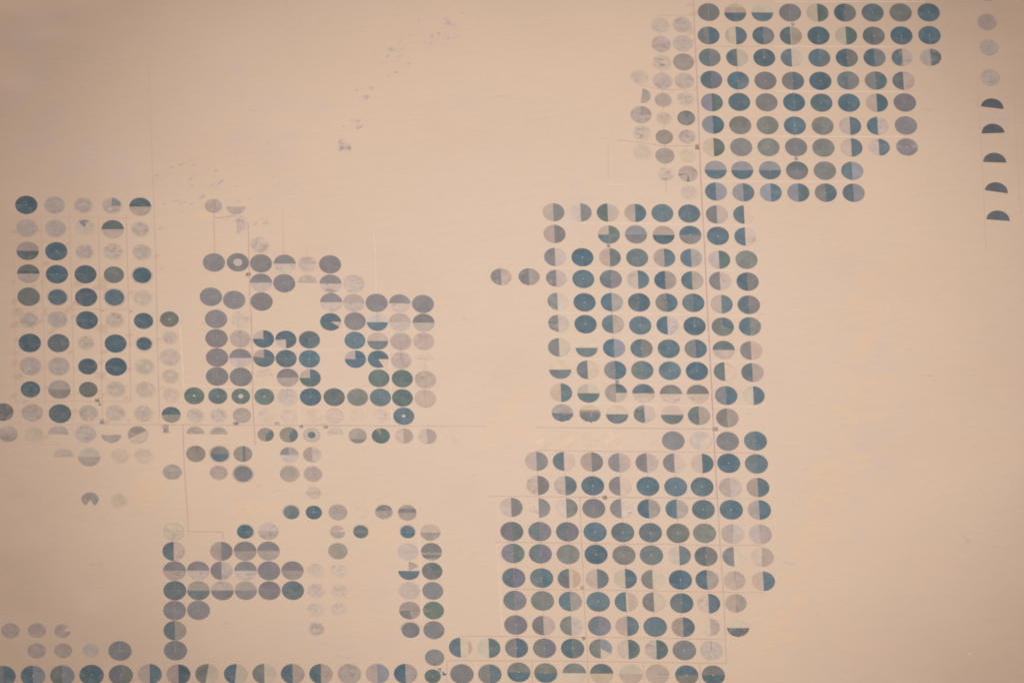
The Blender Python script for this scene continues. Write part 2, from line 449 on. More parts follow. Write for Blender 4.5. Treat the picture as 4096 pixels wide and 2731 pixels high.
    ('MR', 30.73, -25.6, 4.62, 'S:270-360R,0-90Y,90-270G', ''),
    ('MR', 42.11, -25.37, 4.62, 'S:180-360M,0-90S,90-180Y', ''),
    ('MR', 53.43, -25.56, 4.62, 'H:S/Fm', ''),
    ('MR', 64.79, -25.91, 4.62, 'H:T/Fm', ''),
    ('MR', 75.91, -25.89, 4.62, 'H:T/Fm', ''),
    ('MR', 87.57, -26.61, 4.66, 'V:T/D', 'p'),
    ('MR', 98.87, -26.59, 4.62, 'V:Y/E', ''),
    ('MR', 19.6, -35.49, 4.58, 'H:M/S', 'r190'),
    ('MR', 30.81, -35.79, 4.58, 'H:Y.28,P.31,Y.34,T.5,S', 'r210'),
    ('MR', 42.16, -35.93, 4.62, 'H:Y/S', ''),
    ('MR', 53.51, -36.01, 4.62, 'V:S/W', 'r150'),
    ('MR', 64.87, -36.15, 4.66, 'H:W/S', 'p'),
    ('MR', 75.96, -36.55, 4.62, 'V:S/M', 'p'),
    ('MR', 87.58, -37.64, 4.66, 'V:T/M', 'p'),
    ('LR', 64.84, -48.93, 4.66, 'F:T', 'p,s'),
    ('LR', 76.19, -48.97, 4.71, 'S:-60-60W,60-190F,190-300W', ''),
    ('LR', 87.22, -49.16, 4.71, 'F:T', 'p,c'),
    ('LR', 98.72, -48.99, 4.75, 'V:S/D', 'p'),
    ('LR', 8.17, -59.09, 4.71, 'V:U/T', 'p'),
    ('LR', 19.49, -59.07, 4.66, 'V:E/W', 'p'),
    ('LR', 30.84, -59.37, 4.71, 'V:U/T', 'p'),
    ('LR', 42.19, -59.72, 4.66, 'V:P/U', 'p'),
    ('LR', 53.56, -59.76, 4.71, 'V:P/W', 'p'),
    ('LR', 64.85, -59.85, 4.71, 'V:P/F', 'p'),
    ('LR', 76.3, -60.04, 4.71, 'V:W/D', 'p'),
    ('LR', 87.2, -59.92, 4.75, 'F:D', 'P'),
    ('LR', 98.62, -60.22, 4.75, 'V:S/E', 'p'),
    ('LR', 8.3, -70.85, 4.71, 'V:Fm/T', 'p'),
    ('LR', 19.6, -70.94, 4.71, 'V:Wm/S', 'p'),
    ('LR', 30.86, -71.03, 4.71, 'F:D', 'P,s'),
    ('LR', 42.12, -71.12, 4.71, 'V:T/F', 'p'),
    ('LR', 53.51, -71.27, 4.71, 'F:D', 'P'),
    ('LR', 64.95, -71.51, 4.71, 'F:E', 'P'),
    ('LR', 75.78, -71.5, 4.71, 'F:E', 'P'),
    ('LR', 87.4, -71.8, 4.75, 'V:U/W', ''),
    ('LR', 98.72, -71.79, 4.71, 'V:M/E', 'p'),
    ('LR', -2.94, -81.56, 4.66, 'V:W/T', ''),
    ('LR', 8.33, -81.86, 4.71, 'V:Fm/T', 'p'),
    ('LR', 19.61, -81.9, 4.71, 'V:F/O', 'p'),
    ('LR', 30.9, -82.09, 4.71, 'S:0-90V,90-360T', 'p,s'),
    ('LR', 42.23, -82.14, 4.71, 'V:T/Fm', ''),
    ('LR', 53.48, -82.23, 4.71, 'V:D/M', 'p'),
    ('LR', 64.95, -82.37, 4.71, 'V:D/M', 'p'),
    ('LR', 75.85, -82.57, 4.71, 'F:E', 'P'),
    ('LR', 87.28, -82.66, 4.8, 'V:E/D', 'P'),
    ('LR', 98.81, -82.75, 4.8, 'V:M/D', ''),
    ('LR', -3.06, -93.31, 4.71, 'V:V/S', 's'),
    ('LR', 8.38, -93.35, 4.71, 'V:S/V', 'p,s'),
    ('LR', 19.69, -93.5, 4.71, 'V:S/V', 'p,s'),
    ('LR', 31.01, -93.59, 4.75, 'F:D', 'P,c'),
    ('LR', 42.32, -93.74, 4.75, 'F:S', 'P,s'),
    ('LR', 53.68, -93.88, 4.75, 'F:S', 'P,s'),
    ('LR', 64.96, -94.13, 4.75, 'F:O', 'P,c'),
    ('LR', 75.85, -94.12, 4.75, 'F:O', 'p,c'),
    ('LR', 87.39, -94.47, 4.75, 'V:U/W', 'k0'),
    ('LR', 98.68, -94.62, 4.75, 'V:W/U', 'k0'),
    ('LR', -2.93, -103.94, 4.75, 'V:V/G', 'p,s'),
    ('LR', 8.27, -104.14, 4.71, 'V:S/V', 'p,n'),
    ('LR', 19.61, -104.39, 4.75, 'F:O', 'p,n,b'),
    ('LR', 31.0, -104.43, 4.75, 'F:D', 'P,c'),
    ('LR', 42.42, -104.79, 4.75, 'F:O', 'P'),
    ('LR', 53.64, -104.78, 4.8, 'F:S', 'P'),
    ('LR', 65.08, -104.92, 4.71, 'V:W/S', 'p'),
    ('LR', 75.99, -105.33, 4.75, 'V:S/T', 'P,c'),
    ('LR', 87.43, -105.48, 4.75, 'V:T/F', ''),
    ('LR', -3.0, -115.79, 4.75, 'V:S/V', 'n,p'),
    ('LR', 8.36, -115.88, 4.75, 'V:S/D', 'P,s'),
    ('LR', 19.63, -116.19, 4.75, 'V:S.5,Y.67,R', ''),
    ('LR', 31.05, -116.28, 4.75, 'V:R/S', 'p'),
    ('LR', 42.52, -116.17, 4.75, 'V:Y/E', 'p'),
    ('LR', 53.71, -116.58, 4.71, 'V:O/Y', 'p'),
    ('LR', 65.04, -116.72, 4.75, 'F:D', 'P,s'),
    ('LR', 75.95, -116.72, 4.75, 'V:D/Mm', 'p'),
    ('LR', -2.88, -126.73, 4.75, 'V:S/V', 'P,s'),
    ('LR', 8.34, -126.87, 4.75, 'F:O', 'p,n,b'),
    ('LR', 19.69, -127.13, 4.75, 'V:E/A', 'p'),
    ('LR', 31.08, -127.33, 4.8, 'F:E', 'P'),
    ('LR', 42.49, -127.42, 4.75, 'V:E.5,Y.59,R', 'p'),
    ('LR', 53.76, -127.47, 4.71, 'V:O/Y', 'p'),
    ('LR', 65.11, -127.98, 4.8, 'V:S/D', 'P,n'),
    ('LR', 76.13, -128.18, 4.75, 'V:Fm/E', 'p'),
    ('LR', -2.91, -138.51, 4.71, 'V:T/V', 'P,s'),
    ('LR', 8.38, -138.76, 4.71, 'V:T/W', 'p'),
    ('LR', 19.76, -138.86, 4.71, 'V:O/Wm', 'p'),
    ('LR', 31.14, -138.96, 4.71, 'V:S/V', 'p,n,s'),
    ('LR', 42.44, -139.06, 4.8, 'V:U/E', 'p'),
    ('LR', 53.86, -139.36, 4.8, 'F:E', 'p'),
    ('LR', 65.25, -139.56, 4.75, 'V:M/E', 'p'),
    ('LR', 76.3, -139.66, 4.4, 'V:Z/Um', 'r120'),
    ('LR', -2.92, -149.54, 4.71, 'V:T/D', 'P'),
    ('LR', 8.44, -149.64, 4.71, 'V:O/V', 'P,s'),
    ('LR', 19.85, -149.79, 4.75, 'V:D/S', 'P,n'),
    ('LR', 31.22, -149.89, 4.71, 'S:0-120Q,120-180Y,180-360O', 'n,p'),
    ('LR', 42.54, -150.14, 4.71, 'V:F/G', 'p'),
    ('LR', 53.95, -150.35, 4.71, 'V:Fm/G', 'p'),
    ('LR', 65.28, -150.65, 4.8, 'F:T', 'P'),
    ('LR', 76.31, -150.75, 4.66, 'F:Wm', 'k0'),
    ('LR', 98.95, -105.71, 4.75, 'V:K/U', 'k180'),
    ('LR', 87.38, -117.05, 4.75, 'V:R/Um', 'k0,r100'),
    ('LR', 98.95, -117.37, 4.72, 'V:R/E', 'p'),
    ('LR', 87.43, -128.11, 4.65, 'V:R/M', 'k180,r110'),
    ('LR', 87.61, -139.96, 4.72, 'H:Y/N', 'r180'),
    ('LR', -25.68, -149.34, 4.75, 'V:E.5,Y.84,R', ''),
    ('LR', -14.22, -149.62, 4.72, 'V:Y/G', 'p'),
    ('BR', -59.77, -161.88, 4.75, 'V:U/Q', ''),
    ('BR', -48.36, -161.88, 4.75, 'V:D/Um', 'p'),
    ('BR', -25.54, -162.05, 4.75, 'F:T', 's'),
    ('BR', -14.19, -162.09, 4.75, 'V:T/E', 'p'),
    ('BR', -2.43, -161.15, 4.72, 'H:O/D', 'P'),
    ('BR', 8.51, -161.52, 4.72, 'H:O/D', 'P'),
    ('BR', 20.14, -161.64, 4.79, 'H:O/Y', ''),
    ('BR', 31.22, -161.84, 4.75, 'H:S/Y', ''),
    ('BR', 43.06, -162.01, 4.79, 'H:Y/R', ''),
    ('BR', 53.91, -162.09, 4.79, 'F:R', 'k90'),
    ('BR', 65.79, -162.58, 4.75, 'H:D/O', 'P'),
    ('BR', 76.61, -162.62, 4.72, 'H:T/D', 'P'),
    ('BL', -211.14, -163.08, 5.02, 'V:T/E', ''),
    ('BL', -199.13, -162.98, 4.97, 'V:E/Qm', 'p'),
    ('BL', -187.28, -162.77, 4.93, 'V:O/Q', 'p'),
    ('BL', -175.47, -162.52, 4.93, 'F:E', 'p'),
    ('BL', -163.65, -162.52, 4.88, 'V:V/O', 'p'),
    ('BL', -151.92, -162.06, 4.84, 'V:U/E', ''),
    ('BL', -140.31, -162.22, 4.84, 'V:Um/D', ''),
    ('BL', -128.75, -162.07, 4.8, 'V:O/Y', 't10'),
    ('BL', -117.13, -162.07, 4.8, 'V:E/Y', 't6'),
    ('BL', -105.58, -161.98, 4.81, 'V:O/Y', ''),
    ('BL', -94.09, -161.98, 4.81, 'V:D/M', 'p'),
    ('BR', -82.63, -161.98, 4.78, 'V:D/Um', 'p'),
    ('BR', -71.18, -161.98, 4.78, 'F:Uh', ''),
    ('CL', -37.4, -163.1, 3.31, 'F:G', 'p'),
    ('CL', -36.39, -154.15, 3.94, 'F:T', 'k180,n'),
    ('CL', -55.08, -84.05, 3.7, 'H:T.4,M', 'r150,e,w'),
    ('CL', -45.59, -84.24, 3.76, 'H:M.25,T.5,M', 'e,w'),
    ('CL', -64.83, -93.56, 3.1, 'H:S.4,O.6,S', 'o,e,w'),
    ('CL', -45.64, -93.62, 3.07, 'F:D', 'p,e,w,o'),
    ('CL', -36.43, -93.93, 4.29, 'H:F/M', 'r170'),
    ('CL', -45.87, -103.22, 4.26, 'F:W', 'e'),
    ('CL', -36.23, -103.14, 4.26, 'H:Tm.55,M.68,T.88,M', 'w'),
    ('CL', -45.69, -112.49, 4.36, 'S:0-60M,90-270E', 'k185'),
    ('CL', -36.24, -112.6, 4.22, 'S:-20-90G,90-340O', 'k350'),
    ('CL', -45.82, -122.01, 4.29, 'F:W', 'c,e'),
    ('CL', -36.24, -122.08, 4.29, 'F:T', 'b,w'),
    ('CL', -45.88, -131.54, 4.29, 'S:-95-170M,170-265T', 'k90'),
    ('CL', -36.21, -131.54, 4.29, 'S:-70-250G,250-290O', 'c'),
    ('CL', -45.77, -141.01, 3.7, 'F:T', 'o,c'),
    ('CL', -36.29, -140.97, 4.29, 'F:T', 'c,w,k0'),
    ('CL', -92.97, -84.13, 3.3, 'S:130-220D,220-490S', 'o,a230'),
    ('CL', -83.81, -84.17, 3.34, 'F:D', 'p,n,e,w'),
    ('CL', -73.98, -84.11, 3.83, 'F:M', 'e,w'),
    ('CL', -64.94, -84.1, 3.3, 'F:Z', 'x'),
    ('CL', -74.2, -93.57, 3.3, 'S:200-360U,0-60U,90-270M', 'r60'),
    ('CL', -74.42, -102.91, 3.96, 'F:A', 'n,a40'),
    ('LL', -141.23, -93.57, 4.31, 'F:Zm', 'h,w'),
    ('LL', -112.05, -93.55, 3.39, 'S:0-90D,90-150S,150-360D', 'o,e,w'),
    ('LL', -102.59, -93.33, 4.18, 'H:Wm/Uh', 'a45'),
    ('LL', -141.33, -103.06, 4.62, 'V:E/Wm', ''),
    ('LL', -121.93, -102.99, 4.58, 'V:Um/P', ''),
    ('LL', -112.27, -102.93, 4.66, 'H:P/M', ''),
    ('LL', -102.73, -102.88, 4.62, 'H:P/M', ''),
    ('LL', -141.17, -112.52, 4.66, 'H:P/Um', ''),
    ('LL', -131.53, -112.41, 4.58, 'H:P/Wm', ''),
    ('LL', -122.05, -112.41, 4.49, 'V:P/Wm', ''),
    ('LL', -112.23, -112.45, 4.62, 'H:P/Wm', ''),
    ('LL', -102.71, -112.45, 4.62, 'F:P', 'e,w'),
    ('LL', -93.14, -112.39, 4.53, 'H:P/M', ''),
    ('LL', -83.74, -112.33, 3.74, 'F:Fm', 'x'),
    ('LL', -141.19, -122.02, 4.66, 'F:S', 'e,w,n'),
    ('LL', -131.56, -122.01, 4.62, 'H:M/S', 'n'),
    ('LL', -121.88, -122.01, 4.62, 'H:Wm/P', ''),
    ('LL', -112.32, -121.95, 4.53, 'H:M/P', ''),
    ('LL', -102.73, -122.0, 4.53, 'F:P', 'e,w'),
    ('LL', -93.17, -121.94, 4.53, 'F:S', 'w'),
    ('LL', -83.83, -121.99, 3.83, 'F:Wm', 'x'),
    ('LL', -141.42, -131.59, 4.66, 'F:P', 'n,p,s'),
    ('LL', -131.71, -131.48, 4.66, 'F:P', 'n,p'),
    ('LL', -84.25, -131.21, 3.52, 'F:Fm', 'x'),
    ('LL', -141.44, -141.24, 4.66, 'V:S/M', ''),
    ('LL', -84.02, -140.41, 3.52, 'F:Um', 'r150,x'),
    ('LL', -74.3, -112.33, 3.74, 'F:Fm', 'x'),
    ('LL', -74.39, -121.83, 3.61, 'F:Fm', 'x'),
    ('LL', -74.73, -130.95, 3.52, 'F:Fm', 'x'),
    ('LL', -141.38, -150.78, 4.71, 'F:P', 'p,n'),
    ('SW', -208.11, -141.47, 3.87, 'F:U', 'r180'),
    ('SW', -197.35, -141.37, 3.74, 'F:U', 'r180'),
    ('SW', -186.9, -141.62, 3.52, 'S:180-360U,0-40U,90-180U', 'r160'),
    ('SW', -197.52, -151.09, 3.83, 'F:U', 'r170,n'),
    ('SW', -186.86, -150.99, 3.74, 'F:U', 'r180,n'),
    ('SW', -175.72, -150.78, 3.39, 'F:W', 'r180,n'),
    ('SW', -163.85, -150.99, 4.71, 'F:P', 'p,n,e,w'),
    ('ST', -131.6, -45.82, 3.7, 'S:-90-90M', 'r200'),
    ('ST', -122.05, -46.01, 3.65, 'S:-90-90M', 'r200'),
    ('ST', -102.73, -46.19, 3.34, 'S:45-180S,180-405A', 'c,n'),
    ('ST', -93.27, -46.23, 3.78, 'S:35-170S,170-395A', 'p'),
    ('ST', -83.88, -46.32, 3.52, 'F:W', 'i.46:S,h,c'),
    ('ST', -74.18, -45.73, 3.34, 'S:-100-100Fm', 'r180'),
    ('ST', -64.94, -46.66, 3.74, 'H:M.72,O', 'n'),
    ('ST', -55.46, -46.69, 3.74, 'S:-35-0A,0-325G', 'n'),
    ('ST', -131.54, -55.62, 4.0, 'S:-180-0A,0-30T,30-180A', 'c'),
    ('ST', -121.79, -55.71, 3.78, 'H:O/E', 'o,c'),
    ('ST', -112.29, -55.64, 3.87, 'V:A.5,S.62,A', ''),
    ('ST', -93.25, -56.09, 3.83, 'S:-90--5T,-5-90M,90-270W', 'p'),
    ('ST', -83.88, -55.92, 3.74, 'V:U/Fm', ''),
    ('ST', -141.35, -64.74, 4.0, 'F:M', 'r180,e,k270'),
    ('ST', -122.39, -64.97, 3.78, 'F:U', 'r190,e,w'),
    ('ST', -112.39, -65.38, 3.87, 'S:-90-105T,105-270P', 'n,o'),
    ('ST', -93.49, -65.46, 3.83, 'F:M', 'o,e,w'),
    ('ST', -83.78, -65.44, 3.92, 'F:Um', ''),
    ('ST', -83.64, -74.53, 3.43, 'F:Fm', 'x,r170'),
    ('ST', -45.98, -46.69, 3.75, 'V:K/U', 'n,s'),
    ('ST', -36.32, -46.93, 3.78, 'V:K/U', 'k0'),
    ('ST', -208.45, -46.14, 4.18, 'S:-90-90Fm,90-270U', 'r180'),
    ('ST', -197.7, -46.33, 4.18, 'F:Z', 'x'),
    ('ST', -187.77, -46.06, 4.31, 'S:-90-95W', 'r180'),
    ('ST', -176.67, -46.04, 4.58, 'F:Wm', 'r180'),
    ('ST', -166.13, -46.39, 4.31, 'S:90-270M', 'r190'),
    ('ST', -155.24, -46.27, 4.31, 'S:-60-60A,60-240Z,240-300Um', 'h'),
    ('ST', -185.75, -57.25, 4.18, 'S:-90-90F', ''),
    ('ST', -175.27, -57.24, 4.53, 'H:F/U', ''),
    ('ST', -162.56, -56.7, 4.18, 'F:Z', 'x'),
    ('ST', -152.99, -56.69, 4.18, 'F:Z', 'x'),
    ('ST', -175.11, -78.0, 3.61, 'S:-130-130M,130-150M,210-230M', 'r180'),
    ('ST', -163.49, -78.51, 3.74, 'F:Z', 'x'),
    ('LB', -199.95, 67.79, 4.62, 'F:D', 'p,w'),
    ('LB', -188.26, 67.71, 4.4, 'F:Wm', ''),
    ('LB', -176.34, 67.64, 4.27, 'F:Wm', 'x'),
    ('LB', -164.42, 67.52, 4.53, 'S:0-90Qm,90-360Wm', 'x'),
    ('LB', -152.64, 67.02, 4.58, 'H:Em/Wm', ''),
    ('LB', -199.74, 56.18, 4.53, 'F:Wm', ''),
    ('LB', -187.93, 56.0, 4.49, 'F:Wm', ''),
    ('LB', -175.89, 56.51, 4.4, 'S:-40-30Qm,30-320Fm', 'x'),
    ('LB', -164.22, 55.63, 4.62, 'H:S/W', ''),
    ('LB', -152.97, 55.77, 4.05, 'F:Wm', 'x'),
    ('LB', -199.57, 44.7, 4.62, 'H:U/S', ''),
    ('LB', -187.73, 44.57, 4.62, 'F:D', 'p'),
    ('LB', -176.03, 44.34, 4.18, 'F:Wm', 'x'),
    ('LB', -164.22, 44.53, 4.53, 'F:Fh', 'x'),
    ('LB', -152.25, 44.19, 4.4, 'F:Wm', 'x'),
    ('LB', -199.4, 33.31, 4.66, 'H:O.33,E.5,Wm', ''),
    ('LB', -187.58, 33.08, 4.62, 'H:D/E', 'p,w'),
    ('LB', -175.75, 33.05, 4.58, 'F:Em', 'w'),
    ('LB', -164.02, 32.87, 4.18, 'F:O', 'c'),
    ('LB', -152.37, 32.64, 3.87, 'F:D', 'o,w'),
    ('LB', -199.36, 21.8, 4.62, 'F:Om', ''),
    ('LB', -187.42, 21.61, 3.92, 'F:Em', 'o,w'),
    ('LB', -175.62, 21.64, 4.58, 'F:Em', 'w'),
    ('LB', -163.98, 21.56, 4.05, 'F:Em', 'o,w'),
    ('LB', -152.34, 21.43, 4.31, 'F:F', 'x'),
    ('LB', -199.5, 10.31, 4.27, 'F:Wm', 'x'),
    ('LB', -187.58, 10.55, 4.27, 'F:Wm', ''),
    ('LB', -175.44, 10.16, 4.53, 'F:D', 'w'),
    ('LB', -164.12, 10.45, 4.09, 'F:Fh', 'x'),
    ('LB', -152.07, 9.89, 4.0, 'F:D', 'w'),
    ('LB', -141.39, 10.76, 3.87, 'F:O', 'i.12:R,c'),
    ('LB', -199.07, -1.14, 4.62, 'S:-180-95D,95-180E', 'w'),
    ('LB', -187.25, -1.22, 4.53, 'F:Sm', 'w'),
    ('LB', -175.96, -1.04, 3.74, 'F:Fh', 'x'),
    ('LB', -163.74, -1.38, 4.53, 'F:D', 'w'),
    ('LB', -152.0, -1.46, 3.17, 'F:D', 'o,w'),
    ('LB', -141.35, 1.67, 3.52, 'F:Fm', 'x'),
    ('LB', -198.94, -12.56, 4.58, 'F:Wm', ''),
    ('LB', -187.28, -12.65, 4.62, 'F:Wm', ''),
    ('LB', -175.3, -12.73, 3.96, 'F:Dm', 'w'),
    ('LB', -163.71, -12.81, 4.49, 'F:D', 'w'),
    ('LB', -152.07, -12.74, 4.4, 'F:F', 'x'),
    ('LB', -141.5, -8.14, 4.14, 'F:F', 'h,x'),
    ('LB', -199.0, -24.06, 4.0, 'F:E', 'i.3:D,w'),
    ('LB', -187.12, -24.04, 4.62, 'H:Wm/M', ''),
    ('LB', -175.25, -24.13, 3.83, 'F:O', ''),
    ('LB', -163.89, -23.95, 4.4, 'F:Fm', 'x'),
    ('LB', -151.88, -24.14, 4.4, 'F:F', 'x'),
    ('LB', -141.38, -17.45, 3.87, 'F:F', 'x'),
    ('LB', -141.43, -26.64, 3.87, 'F:Z', 'x'),
    ('LB', -210.33, -35.44, 4.58, 'F:Tm', 'r150'),
    ('LB', -198.35, -35.53, 4.49, 'F:Wm', 's'),
    ('LB', -186.98, -35.98, 4.62, 'F:Sm', 'w'),
    ('LB', -175.38, -35.7, 4.4, 'F:Wm', 'x'),
    ('LB', -164.26, -35.58, 4.4, 'F:Fm', 'x'),
    ('LB', -152.83, -35.82, 4.4, 'F:Fm', 'x'),
    ('LB', -141.36, -36.48, 3.92, 'H:E/M', 'p'),
    ('CB', -131.74, -27.14, 4.18, 'F:G', 'i.12:Y,e,w'),
    ('CB', -122.08, -27.23, 3.92, 'V:S/G', 'i.07:Y,e,w'),
    ('CB', -112.6, -27.32, 3.83, 'V:G.4,S.55,G', 'i.28:Y,e,w'),
    ('CB', -131.55, -36.83, 3.83, 'F:Wm', 'x'),
    ('CB', -121.94, -36.71, 3.78, 'F:Wm', 'x'),
    ('CB', -112.34, -36.75, 3.74, 'F:M', 'c,n,s'),
    ('CB', -122.28, 67.37, 3.78, 'F:Um', 'r200,p'),
    ('CB', -112.74, 67.13, 4.18, 'S:90-270U', 'r130'),
    ('CB', -112.77, 58.03, 4.62, 'S:0-180Wm', 'x'),
    ('CB', -122.51, 39.1, 4.62, 'F:P', ''),
    ('CB', -112.59, 39.18, 4.58, 'F:P', 'i.4:W'),
    ('CB', -124.04, 21.98, 4.62, 'F:P', 'p,a95'),
    ('CB', -114.48, 20.41, 4.62, 'F:P', 'p,a95,a275'),
    ('CB', -103.36, 48.16, 4.4, 'S:-180-0Wm,0-90Fm,90-180U', 'x'),
    ('CB', -103.02, 38.72, 4.58, 'F:P', ''),
    ('CB', -93.19, 38.54, 4.58, 'H:P/Fm', ''),
    ('CB', -83.76, 38.45, 4.31, 'H:U/Wm', 'x'),
    ('CB', -74.37, 38.26, 4.58, 'F:P', 'w,s'),
    ('CB', -103.16, 29.04, 4.58, 'H:P/Wm', ''),
    ('CB', -93.57, 28.79, 4.58, 'F:P', 'n,p'),
    ('CB', -84.01, 29.03, 4.49, 'S:-90-90U', 'x'),
    ('CB', -74.37, 28.63, 4.58, 'H:P/Wm', 'n'),
    ('CB', -64.81, 28.65, 4.53, 'F:Wm', 'e'),
    ('CB', -103.13, 19.64, 4.58, 'F:P', 'n,w'),
    ('CB', -74.36, 19.33, 4.58, 'H:P/Wm', 'n,s'),
    ('CB', -65.0, 19.09, 4.44, 'H:U/Wm', ''),
    ('CB', -55.53, 19.06, 4.58, 'F:P', 'n,s,e'),
    ('CB', -45.94, 18.92, 4.44, 'H:P/Wm', ''),
    ('CB', -36.35, 18.57, 4.53, 'F:P', 'w,s'),
    ('CB', -122.1, 10.91, 4.62, 'F:P', 'p,s'),
    ('CB', -112.22, 10.67, 4.4, 'F:Fm', 'x'),
    ('CB', -74.77, 9.59, 4.36, 'S:90-125W,125-450D', ''),
    ('CB', -64.73, 9.93, 4.49, 'F:P', 'e,p'),
    ('CB', -55.47, 9.47, 4.36, 'H:W/E', 'n,s'),
    ('CB', -46.19, 9.49, 4.49, 'H:U/W', 'b'),
    ('CB', -36.34, 9.25, 4.53, 'H:P/W', 'n'),
    ('CB', -122.09, 1.29, 4.62, 'F:P', 'n,p'),
    ('CB', -112.35, 1.1, 4.49, 'F:U', 'n,s'),
    ('CB', -102.7, 1.07, 4.36, 'S:270-360W,0-270D', 'p,e'),
    ('CB', -93.45, 0.82, 4.36, 'S:180-265W,265-540D', 'w,e'),
    ('CB', -83.75, 0.69, 4.36, 'S:-60-60S,60-300E', 'p,s,a65'),
    ('CB', -64.97, 0.41, 4.31, 'F:E', 's,a300,p'),
    ('CB', -55.53, 0.11, 4.31, 'H:U/S', ''),
    ('CB', -46.0, -0.13, 4.53, 'F:U', 'w,e,s'),
    ('CB', -36.55, -0.06, 4.53, 'F:U', 'c'),
    ('CB', -122.03, -8.2, 4.62, 'F:P', 'p,s'),
    ('CB', -112.44, -8.45, 4.62, 'H:P/W', ''),
    ('CB', -102.71, -8.43, 4.4, 'S:280-360U,0-280E', 'e'),
    ('CB', -93.56, -8.67, 4.36, 'F:E', 'p,e,w'),
    ('CB', -83.96, -8.81, 4.36, 'F:D', 'p,n,e,w,s'),
    ('CB', -64.97, -8.88, 4.36, 'S:270-360U,0-270D', 'e'),
    ('CB', -55.58, -8.86, 4.31, 'S:90-150F,150-450D', ''),
    ('CB', -46.12, -9.53, 4.36, 'F:U', 'n,a140'),
    ('CB', -36.51, -9.67, 4.31, 'S:-60-80Fm,160-300Fm', 'r100'),
    ('CB', -122.15, -17.57, 4.62, 'F:P', 'n,p'),
    ('CB', -112.4, -17.81, 4.62, 'F:Pm', 'n,p'),
    ('CB', -102.67, -17.01, 3.96, 'S:-100-100Fm', 'x'),
    ('CB', -93.14, -18.09, 4.49, 'H:P/U', ''),
    ('CB', -83.86, -18.23, 4.36, 'S:270-360W,0-180E,180-270G', 'n,s'),
    ('CB', -55.52, -18.34, 4.36, 'F:G', 'n,s'),
    ('CB', -45.88, -18.48, 4.36, 'F:G', 'p'),
    ('CB', -36.38, -18.99, 4.44, 'F:Rm', 'a300,s'),
    ('CB', -102.92, -27.51, 4.09, 'F:G', 'i.09:Y,w'),
    ('CB', -93.38, -27.49, 4.44, 'F:Wm', 'n'),
    ('CB', -83.89, -27.58, 4.4, 'F:D', 'p,n,e'),
    ('CB', -74.18, -27.67, 4.4, 'F:S', 'b'),
    ('CB', -64.55, -27.71, 4.31, 'F:O', 'p,e,w'),
    ('CB', -55.14, -27.8, 4.36, 'F:E', 'p,w,e,n'),
    ('CB', -46.08, -27.99, 4.31, 'F:G', 'p,w'),
    ('CB', -36.68, -28.39, 4.44, 'F:R', 'n,s'),
    ('CB', -102.53, -36.68, 3.52, 'F:F', 'x'),
    ('CB', -93.23, -36.93, 3.74, 'F:F', 'x'),
    ('CB', -83.18, -36.91, 3.74, 'F:Z', 'x'),
    ('CB', -74.31, -36.9, 3.61, 'F:F', 'h,x'),
    ('CB', -64.82, -36.88, 3.52, 'F:Z', 'x'),
    ('CB', -55.33, -36.86, 3.52, 'F:Fm', 'x'),
    ('CB', -45.76, -37.01, 4.31, 'F:E', 'i.18:Y,s'),
    ('GA', 10.85, -48.02, 4.18, 'F:X', 'x'),
    ('GA', 20.48, -48.0, 4.31, 'F:X', 'x'),
    ('GA', 29.89, -47.99, 4.31, 'F:X', 'x'),
    ('GA', 39.3, -47.97, 4.18, 'F:X', 'x'),
    ('GA', -26.18, -47.38, 3.7, 'F:X', 'x'),
]
ROADS = [
    ('R', 0.47, [(82.17, 176.21), (82.03, 154.73), (82.05, 131.95), (81.96, 122.08), (81.73, 103.8), (81.58, 87.38), (81.54, 71.15), (81.73, 50.44), (81.59, 14.57), (81.73, -24.34), (81.64, -46.19), (81.7, -64.61), (81.81, -76.61)]),
    ('B', 0.33, [(81.81, -76.61), (81.96, -99.89), (82.32, -122.79), (82.19, -156.98)]),
    ('B', 0.33, [(-148.72, 175.2), (-147.67, 108.48), (-147.15, 79.3), (-146.54, 35.27), (-146.54, -0.86), (-146.18, -39.16)]),
    ('D', 0.31, [(-213.64, -40.98), (-168.05, -41.28), (-106.5, -41.49), (-47.43, -41.77)]),
    ('D', 0.21, [(-47.43, -41.77), (-28.92, -41.84)]),
    ('D', 0.13, [(-28.92, -41.84), (-11.73, -41.9)]),
    ('D', 0.27, [(8.22, -42.42), (37.98, -42.68), (81.57, -43.11)]),
    ('R', 0.37, [(-121.96, 61.46), (-113.0, 62.62), (-110.62, 62.24), (-109.08, 60.99), (-107.89, 58.35), (-107.97, 48.67), (-108.01, 35.37), (-107.98, 15.39), (-107.6, 13.39), (-107.47, -6.74), (-107.71, -29.86), (-107.55, -37.25), (-107.1, -51.38)]),
    ('R', 0.31, [(-122.13, 63.6), (-122.16, 43.86)]),
    ('R', 0.37, [(-136.67, -41.6), (-136.34, -65.5), (-135.56, -81.11), (-135.35, -93.51), (-121.38, -93.56), (-121.04, -97.26)]),
    ('D', 0.27, [(25.29, -78.13), (25.32, -77.4), (25.54, -76.91), (26.06, -76.55), (81.89, -77.1)]),
    ('D', 0.23, [(25.29, -78.13), (25.34, -100.05), (25.31, -126.69), (25.64, -145.95), (25.6, -169.9)]),
    ('D', 0.23, [(-31.88, -169.9), (-31.5, -156.75), (-31.17, -155.79), (-30.35, -155.55), (0.31, -155.67), (25.7, -155.91), (82.1, -156.86)]),
]
